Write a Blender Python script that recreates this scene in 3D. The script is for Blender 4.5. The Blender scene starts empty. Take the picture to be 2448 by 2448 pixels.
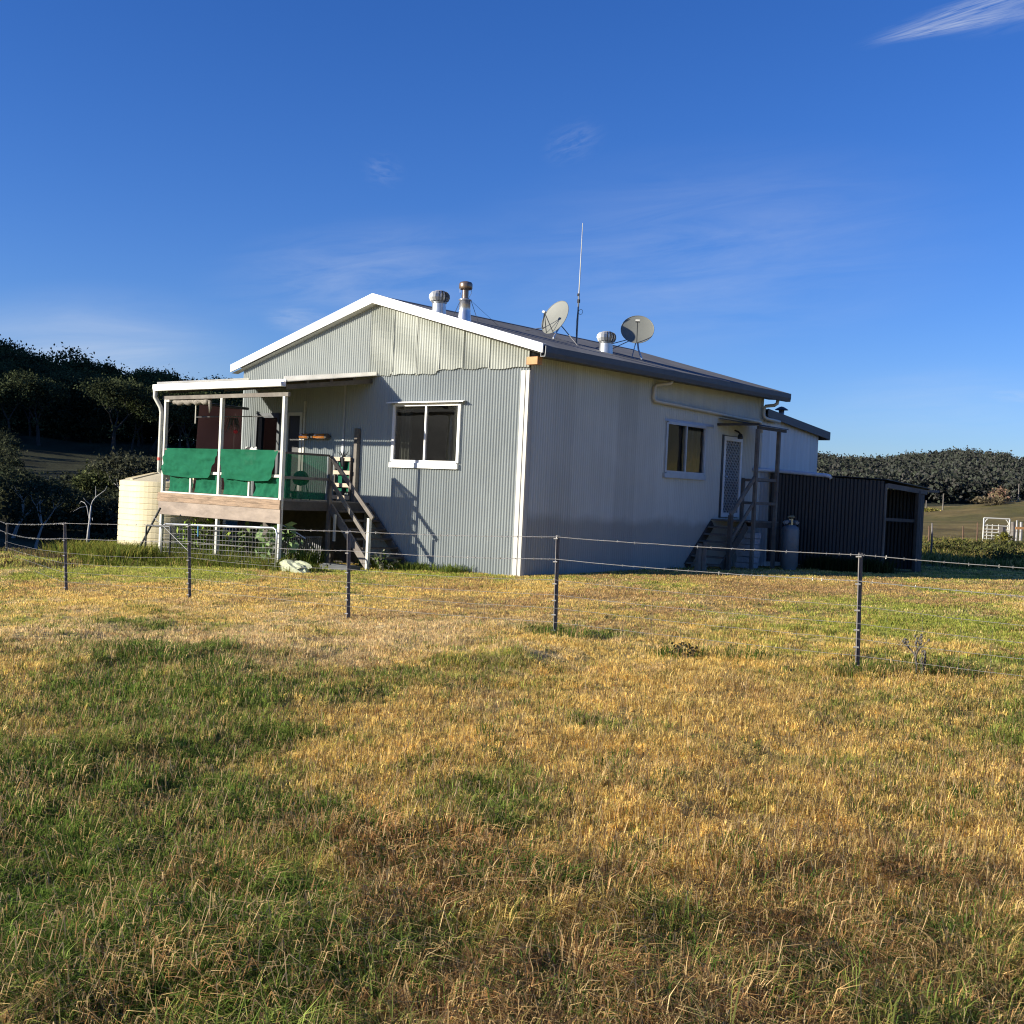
import bpy, math, random
import numpy as np
from mathutils import Vector, Matrix

random.seed(7)
rng = np.random.default_rng(7)
scene = bpy.context.scene
C = scene.collection
R_ = math.radians

# ------------------------------------------------------------------ camera frame
CAM = np.array([15.266, -17.902, 1.676])
FPX = 2800.0
_y, _p, _r = R_(-41.006), R_(-1.0), R_(2.682)
_fw = np.array([math.sin(_y) * math.cos(_p), math.cos(_y) * math.cos(_p), math.sin(_p)])
_rt = np.array([math.cos(_y), -math.sin(_y), 0.0])
_up = np.cross(_rt, _fw)
RT = _rt * math.cos(_r) + _up * math.sin(_r)
UP = -_rt * math.sin(_r) + _up * math.cos(_r)
FW = _fw
HF = np.array([math.sin(_y), math.cos(_y)])          # level forward and right, for the lie of the land
HR = np.array([math.cos(_y), -math.sin(_y)])

# ------------------------------------------------------------------ helpers
def mk(name, verts, faces, mat=None, parent=None, origin=None, smooth=False):
    me = bpy.data.meshes.new(name)
    v = np.asarray(verts, dtype=np.float64).reshape(-1, 3)
    if parent is not None:
        o0 = np.array(parent.get('_o', (0, 0, 0)), dtype=float)
    else:
        o0 = np.array(origin if origin is not None else (0, 0, 0), dtype=float)
    v = v - o0
    me.from_pydata(v.tolist(), [], faces)
    me.update()
    if smooth:
        me.polygons.foreach_set('use_smooth', [True] * len(me.polygons))
    o = bpy.data.objects.new(name, me)
    C.objects.link(o)
    if mat:
        me.materials.append(mat)
    if parent is not None:
        o.parent = parent
    else:
        o.location = o0
    o['_o'] = tuple(float(q) for q in o0)
    return o

def fast_mesh(name, V, loops, starts, totals, mat, origin=(0, 0, 0), col=None, smooth=False, parent=None):
    me = bpy.data.meshes.new(name)
    if parent is not None:
        origin = tuple(parent['_o'])
    V = (V - np.array(origin)).astype(np.float32)
    me.vertices.add(len(V)); me.vertices.foreach_set('co', V.ravel())
    me.loops.add(len(loops)); me.loops.foreach_set('vertex_index', loops.astype(np.int32))
    me.polygons.add(len(starts)); me.polygons.foreach_set('loop_start', starts.astype(np.int32))
    try:
        me.polygons.foreach_set('loop_total', totals.astype(np.int32))
    except Exception:
        pass
    if col is not None:
        a = me.color_attributes.new('col', 'FLOAT_COLOR', 'POINT')
        c4 = np.ones((len(V), 4), dtype=np.float32); c4[:, :3] = col
        a.data.foreach_set('color', c4.ravel())
    me.update(calc_edges=True)
    if smooth:
        me.polygons.foreach_set('use_smooth', np.ones(len(starts), dtype=bool))
    me.materials.append(mat)
    o = bpy.data.objects.new(name, me); C.objects.link(o)
    if parent is not None:
        o.parent = parent
    else:
        o.location = origin
    o['_o'] = tuple(float(q) for q in origin)
    return o

class MB:
    def __init__(s): s.v = []; s.f = []
    def add(s, vs, fs):
        b = len(s.v); s.v += [tuple(map(float, q)) for q in vs]; s.f += [tuple(b + i for i in f) for f in fs]; return s
    def box(s, x0, x1, y0, y1, z0, z1):
        return s.add([(x0, y0, z0), (x1, y0, z0), (x1, y1, z0), (x0, y1, z0), (x0, y0, z1), (x1, y0, z1), (x1, y1, z1), (x0, y1, z1)],
                     [(0, 3, 2, 1), (4, 5, 6, 7), (0, 1, 5, 4), (1, 2, 6, 5), (2, 3, 7, 6), (3, 0, 4, 7)])
    def bar(s, a, b, w, h, up=(0, 0, 1)):
        a = Vector(a); b = Vector(b); d = (b - a).normalized(); u = Vector(up)
        if abs(d.dot(u)) > .98: u = Vector((1, 0, 0))
        r = d.cross(u).normalized(); u = r.cross(d).normalized()
        vs = []
        for p in (a, b):
            for i, j in ((-1, -1), (1, -1), (1, 1), (-1, 1)):
                vs.append(p + r * (w / 2 * i) + u * (h / 2 * j))
        return s.add(vs, [(0, 1, 2, 3), (7, 6, 5, 4), (0, 4, 5, 1), (1, 5, 6, 2), (2, 6, 7, 3), (3, 7, 4, 0)])
    def tube(s, pts, r, n=10, cap=True):
        pts = [Vector(p) for p in pts]; rs = r if isinstance(r, (list, tuple)) else [r] * len(pts)
        b = len(s.v); prev = None
        for i, p in enumerate(pts):
            d = (pts[min(i + 1, len(pts) - 1)] - pts[max(i - 1, 0)])
            d = d.normalized() if d.length > 1e-9 else Vector((0, 0, 1))
            u = prev if prev is not None else (Vector((0, 0, 1)) if abs(d.z) < .9 else Vector((1, 0, 0)))
            a = d.cross(u).normalized(); u = a.cross(d).normalized(); prev = u
            for k in range(n):
                t = 2 * math.pi * k / n
                s.v.append(tuple(p + (a * math.cos(t) + u * math.sin(t)) * rs[i]))
        for i in range(len(pts) - 1):
            for k in range(n):
                s.f.append((b + i * n + k, b + i * n + (k + 1) % n, b + (i + 1) * n + (k + 1) % n, b + (i + 1) * n + k))
        if cap:
            s.f.append(tuple(b + k for k in range(n))[::-1]); s.f.append(tuple(b + (len(pts) - 1) * n + k for k in range(n)))
        return s
    def lathe(s, c, prof, n=32, wob=None):
        b = len(s.v)
        for i, (r, z) in enumerate(prof):
            for k in range(n):
                t = 2 * math.pi * k / n; rr = r * (wob(k, n, i) if wob else 1)
                s.v.append((c[0] + rr * math.cos(t), c[1] + rr * math.sin(t), c[2] + z))
        for i in range(len(prof) - 1):
            for k in range(n):
                s.f.append((b + i * n + k, b + i * n + (k + 1) % n, b + (i + 1) * n + (k + 1) % n, b + (i + 1) * n + k))
        return s
    def build(s, name, mat, parent=None, origin=None, smooth=False):
        return mk(name, s.v, s.f, mat, parent, origin, smooth)

def tag(o, label=None, cat=None, group=None, kind=None):
    if label: o['label'] = label
    if cat: o['category'] = cat
    if group: o['group'] = group
    if kind: o['kind'] = kind
    return o

def thing(name, loc, label, cat, group=None):
    o = bpy.data.objects.new(name, None); C.objects.link(o)
    o.location = loc; o['_o'] = tuple(float(q) for q in loc); o.empty_display_size = .2
    return tag(o, label, cat, group)

def copy_tree(o, loc, rz=0, sc=1, parent=None):
    c = o.copy(); C.objects.link(c); c.parent = parent
    if parent is None:
        c.location = loc; c.rotation_euler = (0, 0, rz); c.scale = (sc,) * 3 if not isinstance(sc, tuple) else sc
    for ch in list(o.children):
        copy_tree(ch, None, parent=c)
    return c

# ------------------------------------------------------------------ materials
def nt(name):
    m = bpy.data.materials.new(name); m.use_nodes = True
    t = m.node_tree; t.nodes.clear()
    out = t.nodes.new('ShaderNodeOutputMaterial'); return m, t, out
def N(t, typ, **kw):
    n = t.nodes.new(typ)
    for k, v in kw.items():
        if k in n.inputs: n.inputs[k].default_value = v
        else: setattr(n, k, v)
    return n
def mat(name, col, rough=.6, metal=0.0, var=.12, scale=3.0, bump=0.0, bscale=40, spec=.5, stretch=(1, 1, 1), col2=None, c2pos=(.45, .7), c2scale=2.0):
    m, t, out = nt(name); L = t.links.new
    b = N(t, 'ShaderNodeBsdfPrincipled'); b.inputs['Roughness'].default_value = rough; b.inputs['Metallic'].default_value = metal
    b.inputs['Specular IOR Level'].default_value = spec
    tc = N(t, 'ShaderNodeTexCoord'); mp = N(t, 'ShaderNodeMapping'); mp.inputs['Scale'].default_value = stretch
    L(tc.outputs['Object'], mp.inputs['Vector'])
    n = N(t, 'ShaderNodeTexNoise'); n.inputs['Scale'].default_value = scale; n.inputs['Detail'].default_value = 6; n.inputs['Roughness'].default_value = .65
    L(mp.outputs[0], n.inputs['Vector'])
    r = N(t, 'ShaderNodeValToRGB')
    r.color_ramp.elements[0].position = .3; r.color_ramp.elements[1].position = .7
    r.color_ramp.elements[0].color = tuple(c * (1 - var) for c in col) + (1,); r.color_ramp.elements[1].color = tuple(min(1, c * (1 + var)) for c in col) + (1,)
    L(n.outputs['Fac'], r.inputs['Fac'])
    src = r.outputs['Color']
    if col2:
        n2 = N(t, 'ShaderNodeTexNoise'); n2.inputs['Scale'].default_value = c2scale; n2.inputs['Detail'].default_value = 8; n2.inputs['Roughness'].default_value = .7
        L(mp.outputs[0], n2.inputs['Vector'])
        mr = N(t, 'ShaderNodeMapRange'); mr.inputs['From Min'].default_value = c2pos[0]; mr.inputs['From Max'].default_value = c2pos[1]
        L(n2.outputs['Fac'], mr.inputs['Value'])
        mx = N(t, 'ShaderNodeMix', data_type='RGBA'); L(mr.outputs[0], mx.inputs['Factor']); L(src, mx.inputs['A']); mx.inputs['B'].default_value = tuple(col2) + (1,)
        src = mx.outputs['Result']
    L(src, b.inputs['Base Color'])
    if bump:
        nb = N(t, 'ShaderNodeTexNoise'); nb.inputs['Scale'].default_value = bscale; nb.inputs['Detail'].default_value = 5
        L(mp.outputs[0], nb.inputs['Vector'])
        bp = N(t, 'ShaderNodeBump'); bp.inputs['Strength'].default_value = bump; bp.inputs['Distance'].default_value = .02
        L(nb.outputs['Fac'], bp.inputs['Height']); L(bp.outputs[0], b.inputs['Normal'])
    L(b.outputs[0], out.inputs['Surface'])
    return m

def wall_mat(name, col, stain=None, joints=None, streak=.12, rough=.5, metal=.25):
    """painted or galvanised sheet: vertical streaks, sheet-to-sheet tone steps, optional dirt band with a ragged top edge"""
    m, t, out = nt(name); L = t.links.new
    b = N(t, 'ShaderNodeBsdfPrincipled'); b.inputs['Metallic'].default_value = metal
    tc = N(t, 'ShaderNodeTexCoord')
    mp = N(t, 'ShaderNodeMapping'); mp.inputs['Scale'].default_value = (5, 5, .25); L(tc.outputs['Object'], mp.inputs['Vector'])
    n = N(t, 'ShaderNodeTexNoise'); n.inputs['Scale'].default_value = 1.6; n.inputs['Detail'].default_value = 6; n.inputs['Roughness'].default_value = .7; L(mp.outputs[0], n.inputs['Vector'])
    n1 = N(t, 'ShaderNodeTexNoise'); n1.inputs['Scale'].default_value = .7; n1.inputs['Detail'].default_value = 7; n1.inputs['Roughness'].default_value = .6; L(tc.outputs['Object'], n1.inputs['Vector'])
    add = N(t, 'ShaderNodeMath', operation='ADD'); L(n.outputs['Fac'], add.inputs[0]); L(n1.outputs['Fac'], add.inputs[1])
    # sheets 0.76 m wide, each a slightly different tone
    sx = N(t, 'ShaderNodeSeparateXYZ'); L(tc.outputs['Object'], sx.inputs[0])
    s1 = N(t, 'ShaderNodeMath', operation='ADD'); L(sx.outputs['X'], s1.inputs[0]); L(sx.outputs['Y'], s1.inputs[1])
    s2 = N(t, 'ShaderNodeMath', operation='DIVIDE'); L(s1.outputs[0], s2.inputs[0]); s2.inputs[1].default_value = .762
    s3 = N(t, 'ShaderNodeMath', operation='FLOOR'); L(s2.outputs[0], s3.inputs[0])
    wn = N(t, 'ShaderNodeTexWhiteNoise', noise_dimensions='1D'); L(s3.outputs[0], wn.inputs['W'])
    a2 = N(t, 'ShaderNodeMath', operation='MULTIPLY_ADD'); L(wn.outputs['Value'], a2.inputs[0]); a2.inputs[1].default_value = .35; L(add.outputs[0], a2.inputs[2])
    r = N(t, 'ShaderNodeMapRange'); r.inputs['From Min'].default_value = .85; r.inputs['From Max'].default_value = 1.5; r.inputs['To Min'].default_value = 1 - streak; r.inputs['To Max'].default_value = 1 + streak
    L(a2.outputs[0], r.inputs['Value'])
    vm = N(t, 'ShaderNodeVectorMath', operation='SCALE'); vm.inputs[0].default_value = col; L(r.outputs[0], vm.inputs['Scale'])
    src = vm.outputs[0]
    if stain:
        z0, zw, scol, amt = stain
        ns = N(t, 'ShaderNodeTexNoise'); ns.inputs['Scale'].default_value = .9; ns.inputs['Detail'].default_value = 8; L(tc.outputs['Object'], ns.inputs['Vector'])
        k = N(t, 'ShaderNodeMath', operation='MULTIPLY_ADD'); L(ns.outputs['Fac'], k.inputs[0]); k.inputs[1].default_value = -.9; L(sx.outputs['Z'], k.inputs[2])
        mr = N(t, 'ShaderNodeMapRange'); mr.inputs['From Min'].default_value = z0 - .45 - zw; mr.inputs['From Max'].default_value = z0 - .45 + zw; mr.inputs['To Min'].default_value = amt; mr.inputs['To Max'].default_value = 0
        L(k.outputs[0], mr.inputs['Value'])
        mx = N(t, 'ShaderNodeMix', data_type='RGBA'); L(mr.outputs[0], mx.inputs['Factor']); L(src, mx.inputs['A']); mx.inputs['B'].default_value = tuple(scol) + (1,)
        src = mx.outputs['Result']
    L(src, b.inputs['Base Color'])
    rr = N(t, 'ShaderNodeMapRange'); rr.inputs['To Min'].default_value = rough - .12; rr.inputs['To Max'].default_value = rough + .15; L(n1.outputs['Fac'], rr.inputs['Value']); L(rr.outputs[0], b.inputs['Roughness'])
    L(b.outputs[0], out.inputs['Surface'])
    return m

def leaf_mat(name, tr=.25, attr=True, col=(.05, .07, .03), rough=.6, gloss=.0):
    m, t, out = nt(name); L = t.links.new
    d = N(t, 'ShaderNodeBsdfDiffuse'); tl = N(t, 'ShaderNodeBsdfTranslucent'); mx = N(t, 'ShaderNodeMixShader'); mx.inputs[0].default_value = tr
    if attr:
        a = N(t, 'ShaderNodeAttribute', attribute_name='col'); L(a.outputs['Color'], d.inputs['Color']); L(a.outputs['Color'], tl.inputs['Color'])
    else:
        d.inputs['Color'].default_value = tuple(col) + (1,); tl.inputs['Color'].default_value = tuple(col) + (1,)
    L(d.outputs[0], mx.inputs[1]); L(tl.outputs[0], mx.inputs[2])
    last = mx.outputs[0]
    if gloss:
        g = N(t, 'ShaderNodeBsdfGlossy'); g.inputs['Roughness'].default_value = .4; g.inputs['Color'].default_value = (.6, .6, .6, 1)
        m2 = N(t, 'ShaderNodeMixShader'); m2.inputs[0].default_value = gloss; L(last, m2.inputs[1]); L(g.outputs[0], m2.inputs[2]); last = m2.outputs[0]
    L(last, out.inputs['Surface'])
    return m

M = {}
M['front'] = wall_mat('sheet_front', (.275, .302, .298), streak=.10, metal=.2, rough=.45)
M['crinkle'] = wall_mat('sheet_gable', (.36, .375, .33), streak=.08, metal=.0, rough=.6)
M['gable'] = wall_mat('sheet_gable_left', (.35, .37, .34), streak=.08, metal=.1, rough=.5)
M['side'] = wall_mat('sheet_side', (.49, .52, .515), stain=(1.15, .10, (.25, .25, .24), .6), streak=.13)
M['annexw'] = wall_mat('sheet_annex', (.50, .51, .52), streak=.14)
M['shedw'] = wall_mat('sheet_shed', (.030, .031, .034), streak=.35, metal=.1)
M['roof'] = wall_mat('sheet_roof', (.15, .15, .15), streak=.2, rough=.45, metal=.5)
M['white'] = mat('white_paint', (.72, .71, .68), .45, var=.04)
M['trim'] = mat('cream_flashing', (.40, .385, .34), .5, var=.12, scale=2, stretch=(3, 3, .3))
M['white2'] = mat('old_white_paint', (.50, .49, .43), .5, var=.1, scale=8)
M['gutter'] = mat('grey_gutter', (.07, .074, .082), .5, .3, var=.15)
M['pvc'] = mat('cream_pipe', (.50, .47, .39), .4, var=.08)
M['pvcw'] = mat('grey_pipe', (.5, .56, .66), .4, var=.08)
M['timber'] = mat('weathered_board', (.27, .185, .12), .8, var=.28, scale=3, stretch=(1, 6, 9), bump=.3, col2=(.10, .065, .04), c2pos=(.5, .72), c2scale=2.5)
M['timberp'] = mat('pale_board', (.27, .215, .17), .8, var=.2, scale=2.2, stretch=(1, 5, 3), bump=.2, col2=(.16, .125, .10), c2pos=(.45, .75), c2scale=1.5)
M['timberd'] = mat('dark_timber', (.07, .06, .05), .85, var=.3, scale=6, bump=.3)
M['timberg'] = mat('grey_timber', (.15, .135, .115), .85, var=.25, scale=6, bump=.3, col2=(.1, .08, .07))
M['pine'] = mat('fresh_timber', (.42, .21, .08), .7, var=.15, scale=8)
M['slat'] = mat('pale_slat', (.42, .34, .25), .75, var=.12, scale=6)
M['galv'] = mat('galvanised', (.52, .54, .56), .35, .75, var=.15, scale=6)
M['vane'] = mat('bright_vane', (.55, .55, .53), .4, .35, var=.1, scale=6)
M['flue'] = mat('flue_steel', (.52, .53, .55), .3, .8, var=.2, scale=5)
M['rustd'] = mat('rusty_picket', (.13, .075, .045), .8, .2, var=.3)
M['hillbark'] = mat('shaded_bark', (.035, .033, .03), .9, var=.3)
M['rust'] = mat('heat_tinted_steel', (.22, .16, .12), .35, .7, var=.35, scale=7)
M['dish'] = mat('dish_grey', (.16, .165, .145), .55, .0, var=.06, scale=3, col2=(.12, .12, .11), c2pos=(.6, .9))
M['darkmetal'] = mat('dark_metal', (.05, .055, .06), .5, .4, var=.2)
M['rodmetal'] = mat('grey_steel', (.2, .2, .2), .45, .6, var=.2)
M['black'] = mat('black_plastic', (.02, .02, .022), .5)
M['picket'] = mat('steel_picket', (.12, .11, .11), .55, .5, var=.3, scale=12, col2=(.15, .14, .13), c2pos=(.5, .75), c2scale=9)
M['wire'] = mat('galvanised_wire', (.33, .32, .30), .4, .45, var=.2, scale=30)
M['tank'] = mat('cream_tank', (.60, .52, .33), .5, .0, var=.08, scale=2, stretch=(2, 2, .4))
M['tankrib'] = mat('cream_tank_seam', (.55, .47, .3), .6, .0, var=.04)
M['floor'] = mat('deck_floor', (.2, .17, .13), .8, var=.2, stretch=(1, 12, 1))
M['maroon'] = None
M['screen'] = mat('door_screen', (.55, .56, .56), .5, .3)
M['doorframe'] = mat('door_frame_white', (.66, .67, .68), .5)
M['winframe'] = mat('window_frame_grey', (.42, .44, .46), .45, .2)
M['curtain'] = mat('net_curtain', (.27, .28, .25), .9, var=.15, stretch=(10, 10, .3), scale=3)
M['inner'] = mat('interior', (.12, .11, .10), .9)
M['gas'] = mat('gas_bottle_paint', (.15, .165, .18), .45, .1, var=.1, scale=8)
M['brass'] = mat('brass_valve', (.5, .42, .25), .4, .7)
M['red'] = mat('red_tape', (.50, .05, .03), .6)
M['rock'] = mat('pale_rock', (.36, .38, .25), .9, var=.25, scale=7, bump=.6, bscale=9)
M['bark'] = mat('pale_bark', (.30, .28, .25), .9, var=.35, scale=1.5, stretch=(1, 1, .4), bump=.3)
M['barkd'] = mat('dark_bark', (.10, .09, .08), .9, var=.35, scale=1.5)
M['deadwood'] = mat('bleached_wood', (.34, .33, .31), .85, var=.3, scale=2)
M['redfl'] = mat('red_petals', (.6, .03, .04), .6)
M['roll'] = mat('rolled_canvas', (.2, .18, .15), .9, var=.4, scale=14, bump=.5, col2=(.07, .06, .05), c2pos=(.55, .7), c2scale=9)
M['cream'] = mat('cream_gate_paint', (.62, .60, .52), .45, var=.05)
M['blue'] = mat('blue_twine', (.04, .2, .36), .7)
M['leaf'] = leaf_mat('foliage', .18)
M['grassm'] = leaf_mat('grass_blade', .5)
M['brick'] = mat('pale_block', (.36, .37, .40), .85, var=.25, scale=8, bump=.3)
def amber_mat():
    m, t, out = nt('amber_glass'); b = N(t, 'ShaderNodeBsdfPrincipled'); b.inputs['Base Color'].default_value = (.75, .26, .04, 1); b.inputs['Roughness'].default_value = .12
    b.inputs['Transmission Weight'].default_value = .35; b.inputs['Coat Weight'].default_value = .4
    t.links.new(b.outputs[0], out.inputs['Surface']); return m
M['amber'] = amber_mat()
def glass_mat(name, tint, refl=.12):
    m, t, out = nt(name); L = t.links.new
    tr = N(t, 'ShaderNodeBsdfTransparent'); tr.inputs['Color'].default_value = tuple(tint) + (1,)
    g = N(t, 'ShaderNodeBsdfGlossy'); g.inputs['Roughness'].default_value = .015; g.inputs['Color'].default_value = (.9, .9, .9, 1)
    fr = N(t, 'ShaderNodeFresnel'); fr.inputs['IOR'].default_value = 1.5
    mm = N(t, 'ShaderNodeMath', operation='MULTIPLY_ADD'); mm.inputs[1].default_value = 1.4; mm.inputs[2].default_value = refl - .04; L(fr.outputs[0], mm.inputs[0])
    # slight waviness of old glass
    tc = N(t, 'ShaderNodeTexCoord'); n = N(t, 'ShaderNodeTexNoise'); n.inputs['Scale'].default_value = 1.8; L(tc.outputs['Object'], n.inputs['Vector'])
    bp = N(t, 'ShaderNodeBump'); bp.inputs['Strength'].default_value = .06; bp.inputs['Distance'].default_value = .05; L(n.outputs['Fac'], bp.inputs['Height']); L(bp.outputs[0], g.inputs['Normal'])
    mx = N(t, 'ShaderNodeMixShader'); L(mm.outputs[0], mx.inputs[0]); L(tr.outputs[0], mx.inputs[1]); L(g.outputs[0], mx.inputs[2])
    L(mx.outputs[0], out.inputs['Surface']); return m
M['glass'] = glass_mat('window_glass', (.6, .6, .57), .20)
def cloth_mat(name, col, alpha, tr=.4, weave=0):
    m, t, out = nt(name); L = t.links.new
    tc = N(t, 'ShaderNodeTexCoord')
    n = N(t, 'ShaderNodeTexNoise'); n.inputs['Scale'].default_value = 2.5; n.inputs['Detail'].default_value = 5; L(tc.outputs['Object'], n.inputs['Vector'])
    r = N(t, 'ShaderNodeMapRange'); r.inputs['To Min'].default_value = .8; r.inputs['To Max'].default_value = 1.2; L(n.outputs['Fac'], r.inputs['Value'])
    vm = N(t, 'ShaderNodeVectorMath', operation='SCALE'); vm.inputs[0].default_value = col; L(r.outputs[0], vm.inputs['Scale'])
    d = N(t, 'ShaderNodeBsdfDiffuse'); tl = N(t, 'ShaderNodeBsdfTranslucent'); L(vm.outputs[0], d.inputs['Color']); L(vm.outputs[0], tl.inputs['Color'])
    mx = N(t, 'ShaderNodeMixShader'); mx.inputs[0].default_value = tr; L(d.outputs[0], mx.inputs[1]); L(tl.outputs[0], mx.inputs[2])
    tp = N(t, 'ShaderNodeBsdfTransparent'); m2 = N(t, 'ShaderNodeMixShader'); m2.inputs[0].default_value = alpha; L(tp.outputs[0], m2.inputs[1]); L(mx.outputs[0], m2.inputs[2])
    L(m2.outputs[0], out.inputs['Surface']); return m
M['strip'] = cloth_mat('translucent_cover_strip', (.85, .84, .80), 1.0, .8)
M['green'] = cloth_mat('green_shade_cloth', (.019, .125, .068), .985, .2)
M['green2'] = cloth_mat('green_shade_cloth_side', (.010, .12, .06), .80, .25)
M['maroon'] = cloth_mat('maroon_blind_cloth', (.075, .04, .04), .98, .2)

# ------------------------------------------------------------------ lie of the land
def sm(a, b, x):
    t = np.clip((x - a) / (b - a), 0, 1); return t * t * (3 - 2 * t)
_perm = rng.permutation(4096)
def vnoise(x, y, seed=0):
    xi = np.floor(x).astype(int); yi = np.floor(y).astype(int); xf = x - xi; yf = y - yi
    def h(i, j):
        return _perm[(_perm[(i + seed * 131) & 4095] + j) & 4095] / 4095.0
    u = xf * xf * (3 - 2 * xf); v = yf * yf * (3 - 2 * yf)
    return (h(xi, yi) * (1 - u) + h(xi + 1, yi) * u) * (1 - v) + (h(xi, yi + 1) * (1 - u) + h(xi + 1, yi + 1) * u) * v
def fbm(x, y, o=4, seed=0):
    s = 0; a = .5; tot = 0
    for i in range(o):
        s = s + a * vnoise(x * 2 ** i + 17.3 * i, y * 2 ** i - 9.1 * i, seed + i); tot += a; a *= .5
    return s / tot
CTRL = np.array([(15.27, -17.9, .08), (12, -13, .05), (10.16, -6.55, 0), (6.5, -7, -.02), (3.2, -7.3, -.146), (-.9, -7.1, -.29), (-3.7, -7.7, -.405),
                 (0, 0, 0), (-9, -2.5, -.24), (-4.6, -2.5, -.14), (3.5, 11.7, .1), (-11.1, -2.4, -.3), (1.1, 6.2, .08), (1.1, 8.3, .05), (1.6, 8, .12), (-2.5, 0, -.1), (0, 5, .05), (4, -14, -.1), (-6, -5, -.3)])
_A = np.c_[np.ones(len(CTRL)), CTRL[:, :2]]; _pl = np.linalg.lstsq(_A, CTRL[:, 2], rcond=None)[0]
_K = np.exp(-((CTRL[:, None, :2] - CTRL[None, :, :2]) ** 2).sum(-1) / (2 * 3.5 ** 2)); _wt = np.linalg.solve(_K + .05 * np.eye(len(CTRL)), CTRL[:, 2] - _A @ _pl)
def uw(x, y):
    dx = x - CAM[0]; dy = y - CAM[1]
    return dx * HR[0] + dy * HR[1], dx * HF[0] + dy * HF[1]
def H(x, y, micro=True):
    x = np.asarray(x, float); y = np.asarray(y, float)
    u, w = uw(x, y)
    cx_, cy_ = np.clip(x, -18, 22), np.clip(y, -22, 16)
    z = _pl[0] + _pl[1] * cx_ + _pl[2] * cy_
    for (px, py, _), k in zip(CTRL, _wt):
        z = z + k * np.exp(-((x - px) ** 2 + (y - py) ** 2) / (2 * 3.5 ** 2))
    t = u / np.maximum(w, 1.0)
    zl = np.interp(w, [25, 31, 38, 60, 100, 130, 200, 280, 350, 450, 900], [-.5, -.62, -1.9, -5.5, -6, -3.5, 2, 7.5, 10.5, 12, 5]) + (w > 130) * np.clip(w - 130, 0, 220) * (-t - .25) * .03
    zr = np.interp(w, [25, 45, 78, 110, 165, 220, 320, 600, 800, 1500], [.05, 0, -.2, .7, 2.1, 1.4, 3, 22.5, 25.5, 22]) + sm(60, 165, w) * (t - .37) * 18 * (1 - sm(200, 400, w)) + sm(300, 600, w) * ((t - .3) * 18 + 2.2 * np.sin(t * 37))
    s = sm(-.17, .1, t)
    far = zl * (1 - s) + zr * s
    bl = sm(26, 40, w) * (w > 1)
    z = z * (1 - bl) + far * bl
    z = z + sm(24, 75, np.hypot(x - 4, y + 4)) * (38 * np.exp(-.5 * (((x + 130) / 45) ** 2 + ((y + 75) / 45) ** 2)) + 181 * np.exp(-.5 * (((x + 500) / 115) ** 2 + ((y + 170) / 140) ** 2)))  # unseen hills added left of the view to cast shade over valley and slope
    z = z + sm(60, 200, np.hypot(u, w)) * (fbm(x / 40, y / 40, 4, 3) - .5) * 4
    if micro:
        nearcam = 1 - sm(14, 24, np.hypot(u, w))
        hs = np.minimum(np.abs(np.minimum(x, 9) + 0), 1)
        z = z + (fbm(x / 1.7, y / 1.7, 3, 11) - .5) * (.05 + .10 * nearcam) + .035 * nearcam * sm(.55, .75, fbm(x / .8, y / .8, 2, 15)) + (fbm(x / .45, y / .45, 2, 5) - .5) * .05 * nearcam
    return z

def pix(x, y, z):
    """where a ground point lies in the field, in view-angle units (used to lay out the grass patches on the land)"""
    d0, d1, d2 = x - CAM[0], y - CAM[1], z - CAM[2]
    w = d0 * FW[0] + d1 * FW[1] + d2 * FW[2]; w = np.where(np.abs(w) < .05, .05, w)
    return 1224 + FPX * (d0 * RT[0] + d1 * RT[1] + d2 * RT[2]) / w, 1224 - FPX * (d0 * UP[0] + d1 * UP[1] + d2 * UP[2]) / w, w

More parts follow.
